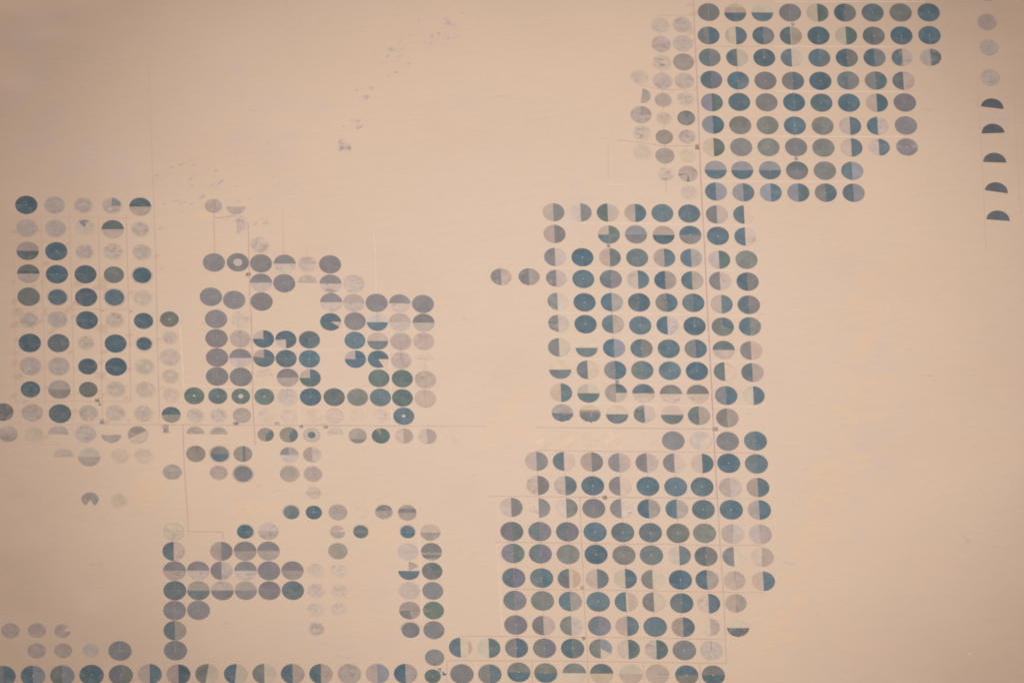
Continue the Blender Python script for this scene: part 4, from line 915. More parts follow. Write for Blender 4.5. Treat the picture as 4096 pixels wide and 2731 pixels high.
ROCKS = [(-68.0, 97.05, 2.69, 2.07, 0.5, 60, (174, 157, 154)),
    (-64.97, 97.06, 1.55, 1.24, 0.3, 45, (174, 157, 154)),
    (-67.24, 97.95, 4.35, 3.52, 0.5, 60, (205, 178, 164)),
    (-68.56, 99.85, 2.07, 1.86, 1.2, 30, (193, 169, 158)),
    (-22.04, 161.27, 2.69, 2.9, 1.2, 60, (193, 169, 158)),
    (-19.75, 160.25, 2.07, 3.11, 1.3, 30, (205, 178, 164)),
    (-25.99, 155.84, 1.04, 0.93, 0.3, 22, (193, 169, 158)),
    (-28.77, 154.15, 1.45, 1.04, 0.6, 22, (193, 169, 158)),
    (-15.56, 166.73, 0.83, 0.62, 0.8, 8, (193, 169, 158)),
    (-9.32, 163.91, 0.93, 0.93, 0.8, 8, (205, 178, 164)),
    (-22.26, 153.79, 6.21, 3.11, 0.3, 60, (205, 178, 164)),
    (-29.7, 151.18, 4.14, 3.11, 1.0, 40, (205, 178, 164)),
    (-34.12, 162.51, 1.45, 1.66, 1.2, 20, (205, 178, 164)),
    (-38.01, 155.01, 3.11, 0.83, 0.7, 22, (205, 178, 164)),
    (-42.32, 151.39, 2.28, 1.04, 0.7, 26, (205, 178, 164)),
    (-46.11, 147.26, 1.24, 2.48, 1.4, 34, (193, 169, 158)),
    (-47.77, 144.04, 2.07, 1.04, 0.6, 20, (193, 169, 158)),
    (-41.78, 147.92, 1.86, 1.24, 0.3, 20, (205, 178, 164)),
    (-49.42, 140.82, 1.04, 3.11, 1.3, 16, (205, 178, 164)),
    (-44.31, 135.7, 1.45, 0.72, 0.3, 18, (193, 169, 158)),
    (-46.98, 133.77, 2.28, 0.72, 0.4, 14, (205, 178, 164)),
    (-39.25, 140.21, 2.69, 0.83, 0.5, 16, (205, 178, 164)),
    (-42.51, 144.06, 6.21, 4.14, 0.6, 40, (205, 178, 164)),
    (-57.11, 123.1, 1.45, 1.04, -0.7, 26, (193, 169, 158)),
    (-55.53, 127.71, 2.69, 1.45, 0.2, 18, (205, 178, 164)),
    (-57.76, 122.2, 6.21, 3.52, 0.2, 36, (205, 178, 164)),
    (-61.32, 126.67, 2.07, 1.66, 0.4, 12, (205, 178, 164)),
    (-61.19, 110.7, 3.31, 2.69, 0.2, 44, (205, 178, 164)),
    (-60.22, 107.51, 3.11, 1.45, 0.2, 26, (193, 169, 158)),
    (-63.79, 111.33, 1.04, 1.04, 0.5, 8, (205, 178, 164)),
    (-67.32, 108.13, 0.41, 0.52, 1.0, 5, (193, 169, 158)),
    (-145.43, 82.72, 1.04, 2.07, 1.2, 30, (193, 169, 158)),
    (-144.22, 80.32, 1.86, 0.83, 0.3, 16, (205, 178, 164)),
    (-138.91, 87.05, 2.69, 0.41, 0.15, 18, (193, 169, 158)),
    (-135.04, 88.45, 2.28, 0.52, 0.4, 20, (193, 169, 158)),
    (-132.61, 90.11, 2.69, 0.62, 0.1, 22, (205, 178, 164)),
    (-130.14, 88.09, 0.62, 0.93, 1.0, 16, (193, 169, 158)),
    (-130.52, 90.5, 3.11, 0.62, 0.1, 14, (205, 178, 164)),
    (-120.92, 85.21, 1.04, 0.72, 0.3, 16, (193, 169, 158)),
    (-123.51, 85.96, 0.83, 0.31, 0, 6, (205, 178, 164)),
    (-118.72, 80.02, 1.45, 0.52, 0.7, 20, (193, 169, 158)),
    (-119.68, 78.75, 1.04, 0.41, 0.8, 14, (193, 169, 158)),
    (-121.8, 82.54, 2.07, 0.52, 0.6, 14, (205, 178, 164)),
    (-131.93, 80.87, 0.93, 0.52, 0.6, 12, (193, 169, 158)),
    (-131.04, 77.71, 0.83, 0.41, 0.3, 10, (193, 169, 158)),
    (-132.32, 75.93, 0.93, 0.31, 0.5, 10, (205, 178, 164)),
    (-129.6, 83.15, 4.14, 1.45, 0.4, 26, (205, 178, 164)),
    (-127.71, 71.78, 2.48, 1.24, 0.6, 22, (205, 178, 164)),
    (-126.46, 72.04, 1.45, 0.72, 0.6, 22, (193, 169, 158)),
    (-142.62, 68.58, 0.83, 0.52, 0.3, 12, (193, 169, 158)),
    (-136.08, 68.47, 0.93, 0.41, 0.4, 12, (193, 169, 158)),
    (-137.61, 70.11, 3.11, 1.04, 0.1, 30, (205, 178, 164)),
    (-134.5, 69.49, 1.04, 0.62, 0, 14, (205, 178, 164)),
    (-131.4, 68.61, 1.04, 0.31, 0.3, 10, (193, 169, 158)),
    (-146.78, 68.57, 0.52, 0.62, 1.2, 8, (205, 178, 164)),
    (-122.92, 78.11, 1.66, 0.83, 0.2, 14, (205, 178, 164)),
    (-141.03, 84.38, 3.11, 0.62, 0.3, 10, (205, 178, 164)),
    (-135.11, 64.19, 2.07, 0.83, 0.2, 10, (205, 178, 164)),
    (-113.04, 77.51, 0.83, 0.62, 0.2, 6, (205, 178, 164)),
    (-97.33, 81.99, 0.83, 0.41, 0.3, 6, (205, 178, 164)),
    (-122.41, 77.48, 6.21, 3.11, 0.3, 30, (205, 178, 164)),
    (181.68, -152.53, 0.62, 0.62, 1.0, 14, (205, 178, 164))]
COMPOUNDS = [
    (123.52, 161.11, 1.45, 1.38, 'yard', 'small walled farm yard between the first two rows of the top right block'),
    (80.65, 97.93, 1.45, 2.76, 'trees', 'ragged dark tree clump against the red road beside the faded block'),
    (121.94, 92.21, 1.35, 1.51, 'yard', 'walled farm yard above the banded circle in the eighth row, top right block'),
    (122.22, 125.94, 0.52, 0.50, 'hut', 'tiny hut on the supply line below the fourth row, top right block'),
    (-204.4, 15.16, 0.72, 0.50, 'hut', 'dark hut at the first cell corner of the far left block'),
    (-192.54, 14.94, 0.83, 0.50, 'hut', 'dark hut beside the second upright track of the far left block'),
    (-180.78, 15.09, 0.62, 0.50, 'hut', 'pale hut beside the third upright track of the far left block'),
    (-169.02, 14.87, 0.62, 0.63, 'hut', 'small hut right of the fourth upright track of the far left block'),
    (-157.26, 14.65, 1.04, 0.63, 'hut', 'widest dark hut at the right corner of the far left block'),
    (-170.14, -27.62, 0.72, 0.50, 'barn', 'bright white barn on the track above the long road, far left block'),
    (-171.6, -29.47, 1.76, 1.88, 'trees', 'speckled tree clump just below the white barn'),
    (-170.6, -31.44, 0.93, 0.88, 'trees', 'small dark tree clump south of the speckled one under the white barn'),
    (-169.98, -39.68, 1.86, 2.26, 'town', 'dense dark cluster of houses above the long road, far left block'),
    (-108.36, 33.24, 1.86, 1.63, 'trees', 'dark tree clump on the curving red road, centre left block'),
    (-143.67, -43.21, 2.28, 4.01, 'town', 'farm village with a blue roof hanging below the long road'),
    (-115.01, -40.7, 2.28, 1.51, 'trees', 'reddish scrub clump on the long road below a beige circle'),
    (-97.96, -40.56, 1.86, 1.00, 'white', 'group of white sheds on the upper side of the long road'),
    (-88.13, -42.14, 1.45, 1.25, 'trees', 'round dark tree clump just below the long road'),
    (-78.07, -42.37, 1.86, 1.63, 'white', 'pale sheds with trees below the long road at the reddish scrub'),
    (41.61, 47.94, 1.35, 1.38, 'yard', 'walled farm yard under the quartered circle, middle right block'),
    (41.93, 14.36, 0.52, 0.50, 'hut', 'tiny hut on the supply line below the fifth row, middle right block'),
    (42.84, -19.83, 1.24, 1.38, 'yard', 'walled farm yard above the three-toned circle, middle right block'),
    (76.64, -42.62, 0.72, 0.75, 'barn', 'white barn on the broken road left of the red road'),
    (82.39, -43.11, 2.07, 1.63, 'yard', 'broad farm yard where the broken road meets the red road'),
    (35.6, -76.78, 1.66, 1.88, 'yard', 'walled farm yard above the road junction, lower right block'),
    (24.82, -120.53, 1.45, 1.63, 'white', 'white farm sheds left of the grey road, lower right block'),
    (24.36, -144.99, 1.35, 1.63, 'trees', 'violet-tinged tree clump left of the grey road near the bottom'),
    (-34.54, -160.22, 1.55, 1.88, 'crop', 'small striped brown plot touching the little green circle near the bottom'),
    (-32.66, -161.89, 1.55, 1.63, 'crop', 'square dark plot with a white house in its corner'),
    (-32.31, -163.69, 2.79, 1.51, 'pens', 'pair of white walled pens below the square dark plot'),
]



# one sheet of desert, finely divided where it is seen; three soil covers are laid down in it as point values
def ground_sheet():
    def axis(a, b, st, far):
        n = int((b - a) / st)
        return [-far, a * 2, a * 1.3] + [a + (b - a) * i / n for i in range(n + 1)] + [b * 1.3, b * 2, far]
    X, Y = np.array(axis(-262, 262, 1.1, 3000)), np.array(axis(-225, 225, 1.1, 3000))
    nx, ny = len(X), len(Y)
    gx, gy = np.meshgrid(X, Y)
    co = np.zeros((nx * ny, 3), dtype=np.float32)
    co[:, 0], co[:, 1] = gx.ravel(), gy.ravel()
    i = np.arange((nx - 1) * (ny - 1)); a = (i // (nx - 1)) * nx + i % (nx - 1)
    quads = np.stack([a, a + 1, a + nx + 1, a + nx], 1)
    me = mesh("ground", co.tolist(), quads.tolist())
    for nm, items in (("drift", DRIFT), ("stain", STAIN), ("silt", SILT)):
        f = np.zeros((ny, nx))
        for x, y, rx, ry, rot in items:
            c_, s = math.cos(rot), math.sin(rot)
            dx, dy = gx - x, gy - y
            q = ((dx * c_ + dy * s) / rx) ** 2 + ((dy * c_ - dx * s) / ry) ** 2
            f = np.maximum(f, np.clip(1.15 - np.sqrt(q) * 0.75, 0, 1))
        me.attributes.new(nm, 'FLOAT', 'POINT').data.foreach_set("value", f.ravel().astype(np.float32))
    link("ground", me, m_sand)["kind"] = "structure"
ground_sheet()

ROADM = {'R': ("red_road", m_red_road), 'B': ("grey_road", m_blue_road), 'D': ("dark_road", m_dark_road)}
for i, (kd, w, pts) in enumerate(ROADS):
    ribbon(ROADM[kd][0], pts, w, 0.018 + 0.0012 * i, ROADM[kd][1])
TRACKM = {'r': ("red_track", m_red_track), 'w': ("sand_track", m_pale_track), 'd': ("grey_track", m_grey_track)}
for i, (kd, w, pts) in enumerate(TRACKS):
    along = abs(pts[-1][0] - pts[0][0]) > abs(pts[-1][1] - pts[0][1])
    ribbon(TRACKM[kd][0], pts, w, 0.004 if along else 0.008, TRACKM[kd][1])

# ------------------------------------------------------------------ rock outcrops: low broken ridges standing out of the sand
def outcrop(x, y, rx, ry, rot, count, tone, seed):
    rnd = random.Random(seed)
    vv, ff = [], []
    cr, sr = math.cos(rot), math.sin(rot)
    for _ in range(count):
        a, q = rnd.random() * 6.283, min(1.0, abs(rnd.gauss(0, 0.45)))
        px, py = rx * q * math.cos(a), ry * q * math.sin(a)
        cx, cy = x + px * cr - py * sr, y + px * sr + py * cr
        L, Wd, h = rnd.uniform(0.15, 0.7), rnd.uniform(0.10, 0.24), rnd.uniform(0.03, 0.10)
        th = rot + rnd.gauss(0.5, 0.5)
        ct, st = math.cos(th), math.sin(th)
        o = len(vv); K = 7
        vv.append((cx, cy, h))
        for i in range(K):
            t = i / K * 6.283
            k = rnd.uniform(0.7, 1.25)
            ex, ey = L * k * math.cos(t), Wd * k * math.sin(t)
            vv.append((cx + ex * ct - ey * st, cy + ex * st + ey * ct, 0.0))
        ff += [(o, o + 1 + i, o + 1 + (i + 1) % K) for i in range(K)]
    m = m_rocks.get(tone)
    if m is None: m = m_rocks[tone] = plain("weathered_rock", tone, 0.12, 1.2)
    link("rock_outcrop", mesh("rock_outcrop", vv, ff), m)["kind"] = "structure"
m_rocks = {}
for i, a in enumerate(ROCKS): outcrop(*a, seed=100 + i)

# ------------------------------------------------------------------ the fields
TONE = {'D': (102, 118, 127), 'E': (110, 123, 130), 'S': (120, 126, 128), 'G': (114, 125, 120), 'O': (136, 133, 127), 'T': (141, 135, 133),
        'P': (146, 137, 136), 'Q': (155, 150, 154), 'V': (136, 130, 137), 'M': (176, 159, 148), 'A': (168, 153, 140), 'U': (189, 166, 154),
        'R': (197, 171, 154), 'W': (204, 181, 168), 'Y': (209, 187, 165), 'F': (213, 187, 169), 'K': (215, 187, 170), 'Z': (219, 191, 168),
        'X': (225, 195, 170), 'N': (112, 111, 114)}
WORD = {'D': 'blue-grey', 'E': 'teal-grey', 'S': 'slate-grey', 'G': 'green', 'O': 'olive-grey', 'T': 'taupe', 'P': 'purple-grey', 'Q': 'mauve-grey',
        'V': 'violet', 'M': 'beige-grey', 'A': 'khaki', 'U': 'tan', 'R': 'rosy-tan', 'W': 'pale', 'Y': 'cream', 'F': 'faint', 'K': 'pinkish',
        'Z': 'sandy', 'X': 'orange', 'N': 'blackish'}
CROP = set('DESGOTPQVNM')
BLOCK = {'FB': 'faded block beside the red road', 'TR': 'top right block', 'ED': 'far right column', 'MR': 'middle right block',
         'LR': 'lower right block', 'BR': 'bottom row', 'BL': 'bottom row', 'CL': 'columns beside lower right block', 'LL': 'lower left block',
         'SW': 'bottom left corner', 'ST': 'strip below the long road', 'LB': 'far left block', 'CB': 'centre left block',
         'GA': 'gap below the broken road'}
ORD = ['zeroth', 'first', 'second', 'third', 'fourth', 'fifth', 'sixth', 'seventh', 'eighth', 'ninth', 'tenth', 'eleventh', 'twelfth', 'thirteenth',
       'fourteenth', 'fifteenth', 'sixteenth', 'seventeenth', 'eighteenth', 'nineteenth', 'twentieth', 'twenty-first', 'twenty-second', 'twenty-third', 'twenty-fourth', 'twenty-fifth']

# where each field stands in its block: (row from the top, place from the left)
place = {}
rows_of = {}
for i, f in enumerate(FIELDS): rows_of.setdefault('BR' if f[0] == 'BL' else f[0], []).append(i)
for bk, idx in rows_of.items():
    idx.sort(key=lambda i: -FIELDS[i][2])
    rows, cur = [], []
    for i in idx:
        if cur and sum(FIELDS[j][2] for j in cur) / len(cur) - FIELDS[i][2] > (20 if bk == 'BR' else 4.2): rows.append(cur); cur = []
        cur.append(i)
    rows.append(cur)
    for r, row in enumerate(rows):
        row.sort(key=lambda i: FIELDS[i][1])
        for k, i in enumerate(row): place[i] = (r + 1, k + 1, len(rows), len(row))

def arc_pts(a, b, rad, step=5.0):
    n = max(2, int(abs(b - a) / step))
    return [(rad(t) * math.sin(R(t)), rad(t) * math.cos(R(t))) for t in (a + (b - a) * i / n for i in range(n + 1))]

def parse_colour(s):
    c = s[0]
    pat = {'m': 0.8, 'h': 1.0}.get(s[1:2], None)
    if pat is None: pat = 0.25 if c in 'WFUKA' else 0.0
    return c, pat

def shapes(spec, rad, r):
    """The pieces of a field: (kind word, colour letter, patchiness, outline, fan centre)."""
    typ, body = spec.split(':', 1)
    out = []
    if typ == 'F':
        ring = arc_pts(0, 360, rad, 4)[:-1]
        c, p = parse_colour(body)
        out.append(('cover', c, p, ring[::-1], (0, 0)))
    elif typ in 'VH':
        items = body.replace('/', ',').split(',')
        cuts = []
        for it in items:
            if '.' in it:
                col, fr = it.split('.'); fr = float('0.' + fr)
            else: col, fr = it, None
            cuts.append([col, fr])
        if len(cuts) == 2 and cuts[0][1] is None: cuts[0][1] = 0.5
        cuts[-1][1] = 1.0
        prev = 0.0
        word = 'half' if len(cuts) == 2 and cuts[0][1] == 0.5 else 'strip'
        for col, fr in cuts:
            u0, u1 = 2 * prev - 1, 2 * fr - 1       # along west-east (V) or north-south (H), in radii
            c, p = parse_colour(col)
            t0, t1 = math.degrees(math.acos(max(-1, min(1, u0)))), math.degrees(math.acos(max(-1, min(1, u1))))
            # angle measured from the east/south axis; outline = one arc out, the other back
            if typ == 'V':
                a = arc_pts(90 - t0, 90 - t1, rad) + arc_pts(90 + t1, 90 + t0, rad)
            else:
                a = arc_pts(180 - t0, 180 - t1, rad) + arc_pts(180 + t1, 180 + t0, rad)
            mid = (u0 + u1) / 2 * r
            out.append((word, c, p, a[::-1], (mid, 0) if typ == 'V' else (0, -mid)))
            prev = fr
    else:
        for it in body.split(','):
            h = 1
            while it[h] in '0123456789-' and not (it[h] == '-' and it[h - 1] != '-' and h > 0 and '-' in it[1:h] and False): h += 1
            rng, col = it[:h], it[h:]
            cut = rng.index('-', 1)
            a0, a1 = float(rng[:cut]), float(rng[cut + 1:])
            c, p = parse_colour(col)
            a = arc_pts(a0, a1, rad) + [(0.0, 0.0)]
            mt = R((a0 + a1) / 2)
            q = 0.0 if a1 - a0 > 179 else 0.4 * r
            cen = (q * math.sin(mt), q * math.cos(mt)) if q else (0.02 * r * math.sin(mt), 0.02 * r * math.cos(mt))
            out.append(('sector', c, p, a[::-1], cen))
    return out

def bar(name, a, r0, r1, w, z, mat, parent):
    """A straight service track from the pivot outwards at clock angle A."""
    s, c_ = clock(R(a))
    px, py = c_ * w / 2, -s * w / 2
    ring = [(s * r0 + px, c_ * r0 + py), (s * r1 + px, c_ * r1 + py), (s * r1 - px, c_ * r1 - py), (s * r0 - px, c_ * r0 - py)]
    return link(name, mesh(name, [(x, y, z) for x, y in ring], [(3, 2, 1, 0)]), mat, parent)

pad_me = {}
def pad(parent, r, z, mat):
    key = (round(r, 2), mat.name)
    if key not in pad_me:
        K = 12
        vv = [(r * math.cos(i / K * 6.28319), r * math.sin(i / K * 6.28319), 0) for i in range(K)]
        tw = 0.05
        o = len(vv)
        vv += [(-tw, -tw, 0.0), (tw, -tw, 0.0), (tw, tw, 0.0), (-tw, tw, 0.0), (0, 0, 0.07)]     # the pivot tower on its pad
        me = mesh("pivot_pad", vv, [tuple(range(K))] + [(o + i, o + (i + 1) % 4, o + 4) for i in range(4)])
        me.materials.append(mat)
        pad_me[key] = me
    ob = bpy.data.objects.new("pivot_pad", pad_me[key])
    COL.objects.link(ob)
    ob.parent = parent; ob.location = (0, 0, z)
    return ob

def paint(o, c, patchy, soft, r, dim, jit):
    o.color = tuple(v * j for v, j in zip(base(TONE[c], dim)[:3], jit)) + (1.0,)
    o["patchy"], o["soft"], o["rad"], o["growth"] = patchy, soft, r, (1.0 if c in 'DESGO' else 0.35 if c in CROP else 0.0)

def describe(spec, pieces):
    typ = spec[0]
    w = [WORD[p[1]] + ('-blotched' if p[2] > 0.5 and p[1] in 'WFUQKRT' else '') for p in pieces]
    if typ == 'F': return w[0]
    if typ == 'V': return (w[0] + '-west ' + w[-1] + '-east') if len(w) == 2 else w[0] + '-and-' + w[-1] + ' striped'
    if typ == 'H': return (w[0] + '-over-' + w[-1]) if len(w) == 2 else w[0] + '-and-' + w[-1] + ' banded'
    big = sorted(pieces, key=lambda p: -len(p[3]))
    if len(w) == 1: return w[0] + ' partial'
    a, b_ = WORD[big[0][1]], WORD[big[1][1]]
    return a + ' and ' + b_ + ' sectored' if a != b_ else a + ' sectored'

FALLOFF_CENTRE = (21.79, -4.24, 0)
def lens_falloff(x, y):  # same painted vignette as in the sand, for the fields
    """Lens vignette painted into the field colours, as in the sand: 1 in the middle, less outwards."""
    d = math.hypot((x - FALLOFF_CENTRE[0]) / 232.0, (y - FALLOFF_CENTRE[1]) / 225.0)
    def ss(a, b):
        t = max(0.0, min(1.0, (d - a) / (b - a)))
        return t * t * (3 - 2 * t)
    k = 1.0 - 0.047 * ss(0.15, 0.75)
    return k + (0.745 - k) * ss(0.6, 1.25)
def build_field(i, rec):
    bk, x, y, r, spec, flags = rec
    rnd = random.Random(7919 * i + 13)
    dim = lens_falloff(x, y) * (0.93 if bk == 'LB' else 1.0)  # field colours darkened by the painted lens falloff
    pale_dim = lens_falloff(x, y) * {'LB': 0.95, 'FB': 0.97, 'ST': 0.97}.get(bk, 1.0)
    flags = flags.split(',') if flags else []
    rag = [float(f[1:] or 180) for f in flags if f[0] == 'r']
    soft = 1.0 if 'x' in flags else (0.45 if rag else 0.0)
    if spec[:3] in ('F:W', 'F:U') and bk in ('LB', 'FB', 'CB', 'ED', 'ST'): soft = max(soft, 0.6)
    ph = rnd.random() * 90
    fx = 0.06 if 'x' in flags else 0.006
    def rad(t):
        a = R(t)
        k = 1 + fx * mnoise.noise((math.cos(a) * 2.0 + ph, math.sin(a) * 2.0, ph)) * 1.2
        for d in rag:
            near = max(0.0, math.cos(a - R(d)))
            k -= near ** 0.7 * (0.07 + 0.16 * abs(mnoise.noise((math.cos(a) * 4 + ph, math.sin(a) * 4, 2.0))) + 0.05 * abs(mnoise.noise((a * 9, ph, 1.0))))
        return r * k
    pieces = shapes(spec, rad, r)
    half_moon = bk == 'ED' and spec[0] == 'S'
    whole = spec[0] == 'F'
    faint = all(p[1] in 'WFUKZXRYA' for p in pieces)
    if half_moon: name, noun, cat = 'half_moon_field', 'half-moon field', 'half-moon field'
    elif faint: name, noun, cat = 'fallow_circle', 'fallow circle', 'fallow circle'
    elif whole: name, noun, cat = 'crop_circle', 'crop circle', 'crop circle'
    elif spec[0] == 'S': name, noun, cat = 'sectored_crop_circle', 'circle', 'crop circle'
    else: name, noun, cat = 'split_crop_circle', 'split circle', 'crop circle'
    mat = m_ring if 'c' in flags else (m_rows if 'b' in flags else m_crop)
    # a simple fallow disc with nothing on it is one mesh; everything else is an Empty with its parts
    extras = [f for f in flags if f[0] in 'pPnsewaikoh']
    row, col, nrow, ncol = place[i]
    where = BLOCK[bk]
    looks = describe(spec, pieces)
    if 'o' in flags: looks += ' haloed'
    inner = [f for f in flags if f[0] == 'i']
    if inner and whole: looks += ' ringed' if float(inner[0][1:].split(':')[0]) > 0.2 else ' pale-eyed'
    if nrow == 1: label = f"{looks} {noun}, {ORD[col]} from left in the {where}"
    elif ncol == 1: label = f"{looks} {noun}, alone in {ORD[row]} row of {where}"
    else: label = f"{looks} {noun}, {ORD[col]} in {ORD[row]} row of {where}"
    group = f"{noun}s in the {where}"
    trn = [float(f[1:]) for f in flags if f[0] == 't']
    rz = -R(trn[0]) if trn else 0.0
    jit = [rnd.uniform(0.89, 1.09) if not faint else rnd.uniform(0.97, 1.03)] * 3
    warm = rnd.uniform(-0.03, 0.06) * (1.0 if any(p[1] in 'DESG' for p in pieces) else 0.4) if not faint else rnd.uniform(-0.012, 0.012)
    jit = [jit[0] * (1 + warm), jit[1] * (1 + rnd.uniform(-0.015, 0.02)), jit[2] * (1 - warm)]
    if len(pieces) == 1 and not extras:
        kw, c, p, ring, cen = pieces[0]
        root = link(name, slab(name, ring, cen, 0.0, 0.034), mat, None, (x, y, 0))
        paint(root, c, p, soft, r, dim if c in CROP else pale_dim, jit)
    else:
        root = bpy.data.objects.new(name, None)
        root.empty_display_size = r
        COL.objects.link(root)
        root.location = (x, y, 0)
        for q, (kw, c, p, ring, cen) in enumerate(pieces):
            pn = ('crop_' if c in CROP else 'fallow_') + kw
            o = link(pn, slab(pn, ring, cen, 0.0, 0.036 if c in CROP else 0.030 + 0.001 * q), mat, root)
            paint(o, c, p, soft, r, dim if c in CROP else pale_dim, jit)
            if len(pieces) > 1: o['label'] = f"{WORD[c]} {kw} of its field"
    root.rotation_euler.z = rz
    tag(root, label, cat, group, 'thing')
    for f in flags:
        if f in ('p', 'P'): pad(root, 0.22 if f == 'p' else 0.31, 0.046, m_pad)
        elif f in 'nsew': bar("service_track", {'n': 0, 'e': 90, 's': 180, 'w': 270}[f], 0.1, r * 0.995, 0.09 if bk == 'LB' else 0.12, 0.042, m_spoke, root)
        elif f[0] == 'a': bar("service_track", float(f[1:]), 0.1, r * 0.99, 0.18, 0.042, m_spoke, root)
        elif f[0] == 'k': bar("wet_wheel_track", float(f[1:]), 0.1, r * 0.97, 0.16, 0.042, m_spoke_dark, root)
        elif f[0] == 'i':
            fr, _, cc = f[1:].partition(':')
            o = link("inner_disc", slab("inner_disc", arc_pts(0, 360, lambda t: r * float(fr), 12)[:-1][::-1], (0, 0), 0.03, 0.041), m_crop, root)
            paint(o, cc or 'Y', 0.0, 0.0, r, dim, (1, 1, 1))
        elif f in ('o', 'h'):
            # an earlier, wider sweep of the sprinkler arm left as a ring round the field
            r0, r1 = (r * 1.07, r * 1.15) if f == 'o' else (r * 0.93, r * 1.0)
            K = 72
            st, en = (0, K) if f == 'h' or bk == 'LB' or rnd.random() < 0.3 else (int(K * rnd.uniform(-0.3, -0.12)), int(K * rnd.uniform(0.12, 0.45)))
            vv, ff = [], []
            for q in range(st, en + 1):
                a = q / K * 2 * math.pi
                j0, j1 = 1 + 0.02 * mnoise.noise((a * 3, ph, 5)), 1 + 0.03 * mnoise.noise((a * 4, ph, 8))
                vv += [(r0 * j0 * math.sin(a), r0 * j0 * math.cos(a), 0.0385), (r1 * j1 * math.sin(a), r1 * j1 * math.cos(a), 0.0385)]
            ff = [(2 * q, 2 * q + 1, 2 * q + 3, 2 * q + 2) for q in range(en - st)]
            link("field_bank", mesh("field_bank", vv, ff), m_bank, root)
    return root

for i, rec in enumerate(FIELDS): build_field(i, rec)

# ------------------------------------------------------------------ farm compounds and shelter trees
def box_into(vv, ff, x, y, sx, sy, h, rot=0.0, z=0.0):
    o = len(vv)
    c_, s = math.cos(rot), math.sin(rot)
    for zz in (z, h):
        for dx, dy in ((-sx, -sy), (sx, -sy), (sx, sy), (-sx, sy)):
            vv.append((x + (dx * c_ - dy * s) / 2, y + (dx * s + dy * c_) / 2, zz))
    ff += [(o, o + 1, o + 5, o + 4), (o + 1, o + 2, o + 6, o + 5), (o + 2, o + 3, o + 7, o + 6), (o + 3, o, o + 4, o + 7), (o + 4, o + 5, o + 6, o + 7)]
def house(parent, x, y, sx, sy, h, rot, mat, name="farm_building"):
    vv, ff = [], []
    box_into(vv, ff, x, y, sx, sy, h * 0.7, rot)
    # a low hipped roof with its eaves
    o = len(vv); c_, s = math.cos(rot), math.sin(rot)
    for k, zz in ((1.08, h * 0.7 + 0.002), (0.35, h)):
        for dx, dy in ((-1, -1), (1, -1), (1, 1), (-1, 1)):
            vv.append((x + (dx * sx * k * c_ - dy * sy * k * s) / 2, y + (dx * sx * k * s + dy * sy * k * c_) / 2, zz))
    ff += [(o + i, o + (i + 1) % 4, o + 4 + (i + 1) % 4, o + 4 + i) for i in range(4)] + [(o + 4, o + 5, o + 6, o + 7)]
    return link(name, mesh(name, vv, ff), mat, parent)
def walls(parent, x, y, sx, sy, w, h, rot, mat):
    vv, ff = [], []
    box_into(vv, ff, x, y + sy / 2, sx, w, h, 0); box_into(vv, ff, x, y - sy / 2, sx, w, h * 0.97, 0)
    box_into(vv, ff, x - sx / 2, y, w, sy - w * 1.02, h * 0.98, 0); box_into(vv, ff, x + sx / 2, y, w, sy - w * 1.02, h * 0.96, 0)
    o = link("compound_wall", mesh("compound_wall", vv, ff), mat, parent)
    o.rotation_euler.z = rot
    return o
def grove(parent, x, y, sx, sy, count, rnd, name="shelter_trees"):
    vv, ff = [], []
    for _ in range(count):
        cx, cy = x + rnd.uniform(-.5, .5) * sx, y + rnd.uniform(-.5, .5) * sy
        for _q in range(7):
            a, q, s = rnd.random() * 6.28, rnd.random() * 0.09, rnd.uniform(0.05, 0.1)
            px, py, pz = cx + q * math.cos(a), cy + q * math.sin(a), rnd.uniform(0.06, 0.12)
            o = len(vv)
            vv += [(px + s * math.cos(a + k * 2.1), py + s * math.sin(a + k * 2.1), pz + rnd.uniform(-.03, .03)) for k in range(3)]
            ff.append((o, o + 1, o + 2))
    return link(name, mesh(name, vv, ff), m_palm, parent)

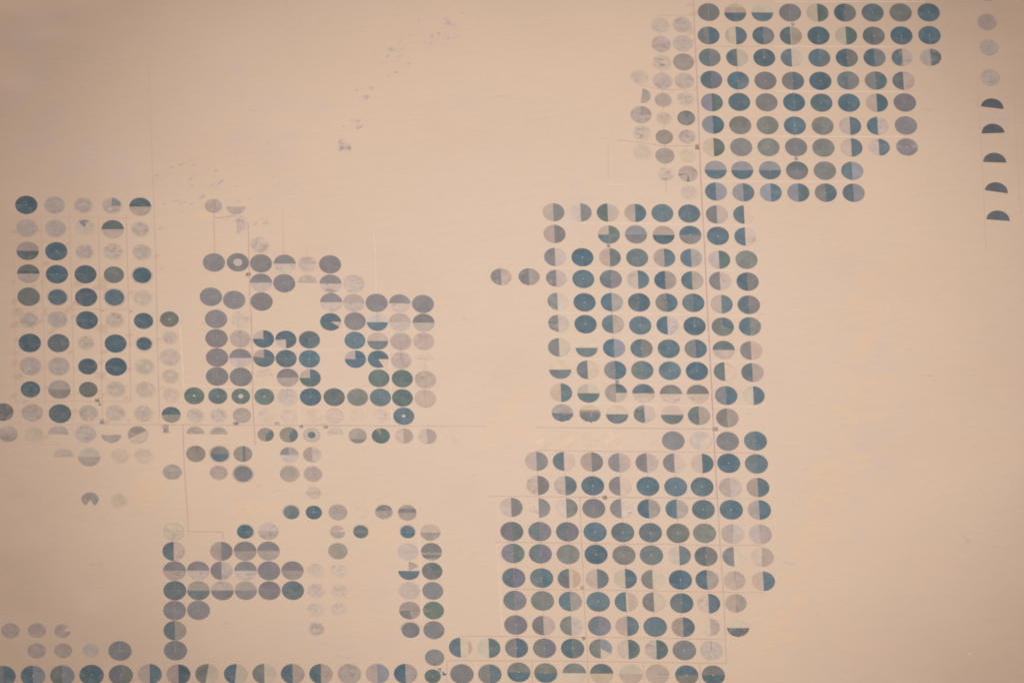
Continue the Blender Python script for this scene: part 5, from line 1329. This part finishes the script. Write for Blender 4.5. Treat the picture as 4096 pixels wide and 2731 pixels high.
def compound(x, y, sx, sy, style, label):
    rnd = random.Random(int(x * 31 + y * 17))
    if style == 'trees':
        t = bpy.data.objects.new("tree_grove", None); cat = "tree grove"
    elif style == 'crop':
        t = bpy.data.objects.new("garden_plot", None); cat = "garden plot"
    elif style == 'pens':
        t = bpy.data.objects.new("walled_pen", None); cat = "walled pen"
    else:
        t = bpy.data.objects.new("farm_compound", None); cat = "farm compound"
    COL.objects.link(t)
    t.location = (x, y, 0)
    tag(t, label, cat, None, 'thing')
    if style in ('yard', 'town', 'white'):
        link("yard", slab("yard", [(-sx / 2, -sy / 2), (sx / 2, -sy / 2), (sx / 2, sy / 2), (-sx / 2, sy / 2)], (0, 0), 0.0, 0.03), m_yard, t)
    if style == 'yard':
        walls(t, 0, 0, sx, sy, 0.11, 0.07, 0, m_roof)
        for q in range(4):
            house(t, rnd.uniform(-.3, .3) * sx, rnd.uniform(-.3, .3) * sy, rnd.uniform(.25, .4), rnd.uniform(.18, .3), rnd.uniform(.1, .16), 0, m_roof if q else m_wall)
        grove(t, 0, -sy * 0.2, sx * 0.7, sy * 0.3, 4, rnd)
    elif style == 'town':
        for q in range(9):
            house(t, rnd.uniform(-.42, .42) * sx, rnd.uniform(-.45, .5) * sy, rnd.uniform(.22, .42), rnd.uniform(.18, .32), rnd.uniform(.1, .18), rnd.uniform(-.1, .1), (m_roof, m_wall, m_bluer)[q % 3])
        house(t, -sx * .1, -sy * .1, sx * .45, sy * .22, .2, 0, m_bluer, "blue_roofed_shed")
        grove(t, 0, -sy * .1, sx, sy * .8, 14, rnd)
        grove(t, sx * .25, -sy * .5, sx * 1.2, .12, 12, rnd, "tree_hedge")
    elif style == 'white':
        for q in range(4):
            house(t, rnd.uniform(-.4, .4) * sx, rnd.uniform(-.4, .4) * sy, rnd.uniform(.25, .45), rnd.uniform(.18, .3), rnd.uniform(.1, .16), 0, m_wall if q % 2 == 0 else m_roof)
        grove(t, -sx * .3, sy * .2, sx * .4, sy * .4, 3, rnd)
    elif style == 'barn':
        house(t, 0, 0, sx, sy, 0.18, 0, m_wall, "white_barn")
        walls(t, 0, 0, sx * 1.3, sy * 1.5, 0.05, 0.05, 0, m_roof)
    elif style == 'hut':
        house(t, -sx * .15, 0, sx * .6, sy * .6, 0.14, 0, m_roof)
        grove(t, sx * .25, 0, sx * .5, sy * .7, 4, rnd)
    elif style == 'trees':
        grove(t, 0, 0, sx, sy, int(16 * sx * sy) + 5, rnd, "tree_crowns")
        house(t, sx * .3, -sy * .3, .3, .2, .12, 0.1, m_roof)
    elif style == 'pens':
        walls(t, -sx * .24, 0, sx * .52, sy, 0.13, 0.08, 0, m_wall)
        walls(t, sx * .26, 0, sx * .42, sy, 0.12, 0.07, 0, m_wall)
        house(t, 0, -sy * .3, .3, .25, .12, 0, m_wall, "pen_shed")
    elif style == 'crop':
        o = link("crop_bed", slab("crop_bed", [(-sx / 2, -sy / 2), (sx / 2, -sy / 2), (sx / 2, sy / 2), (-sx / 2, sy / 2)], (0, 0), 0.0, 0.035), m_crop, t)
        paint(o, 'E' if 'dark' in label else 'T', 0.2, 0.0, 30.0, 0.97, (1, 1, 1))
        if 'dark' in label: house(t, sx * .34, sy * .28, sx * .3, sy * .4, .15, 0, m_wall, "garden_house")
        else:
            o2 = link("fallow_bed", slab("fallow_bed", [(-sx * .47, -sy * .3), (sx * .47, -sy * .3), (sx * .47, sy * .2), (-sx * .47, sy * .2)], (0, 0), 0.0, 0.04), m_crop, t)
            paint(o2, 'U', 0.2, 0.0, 30.0, 0.97, (1, 1, 1))
for a in COMPOUNDS: compound(*a)
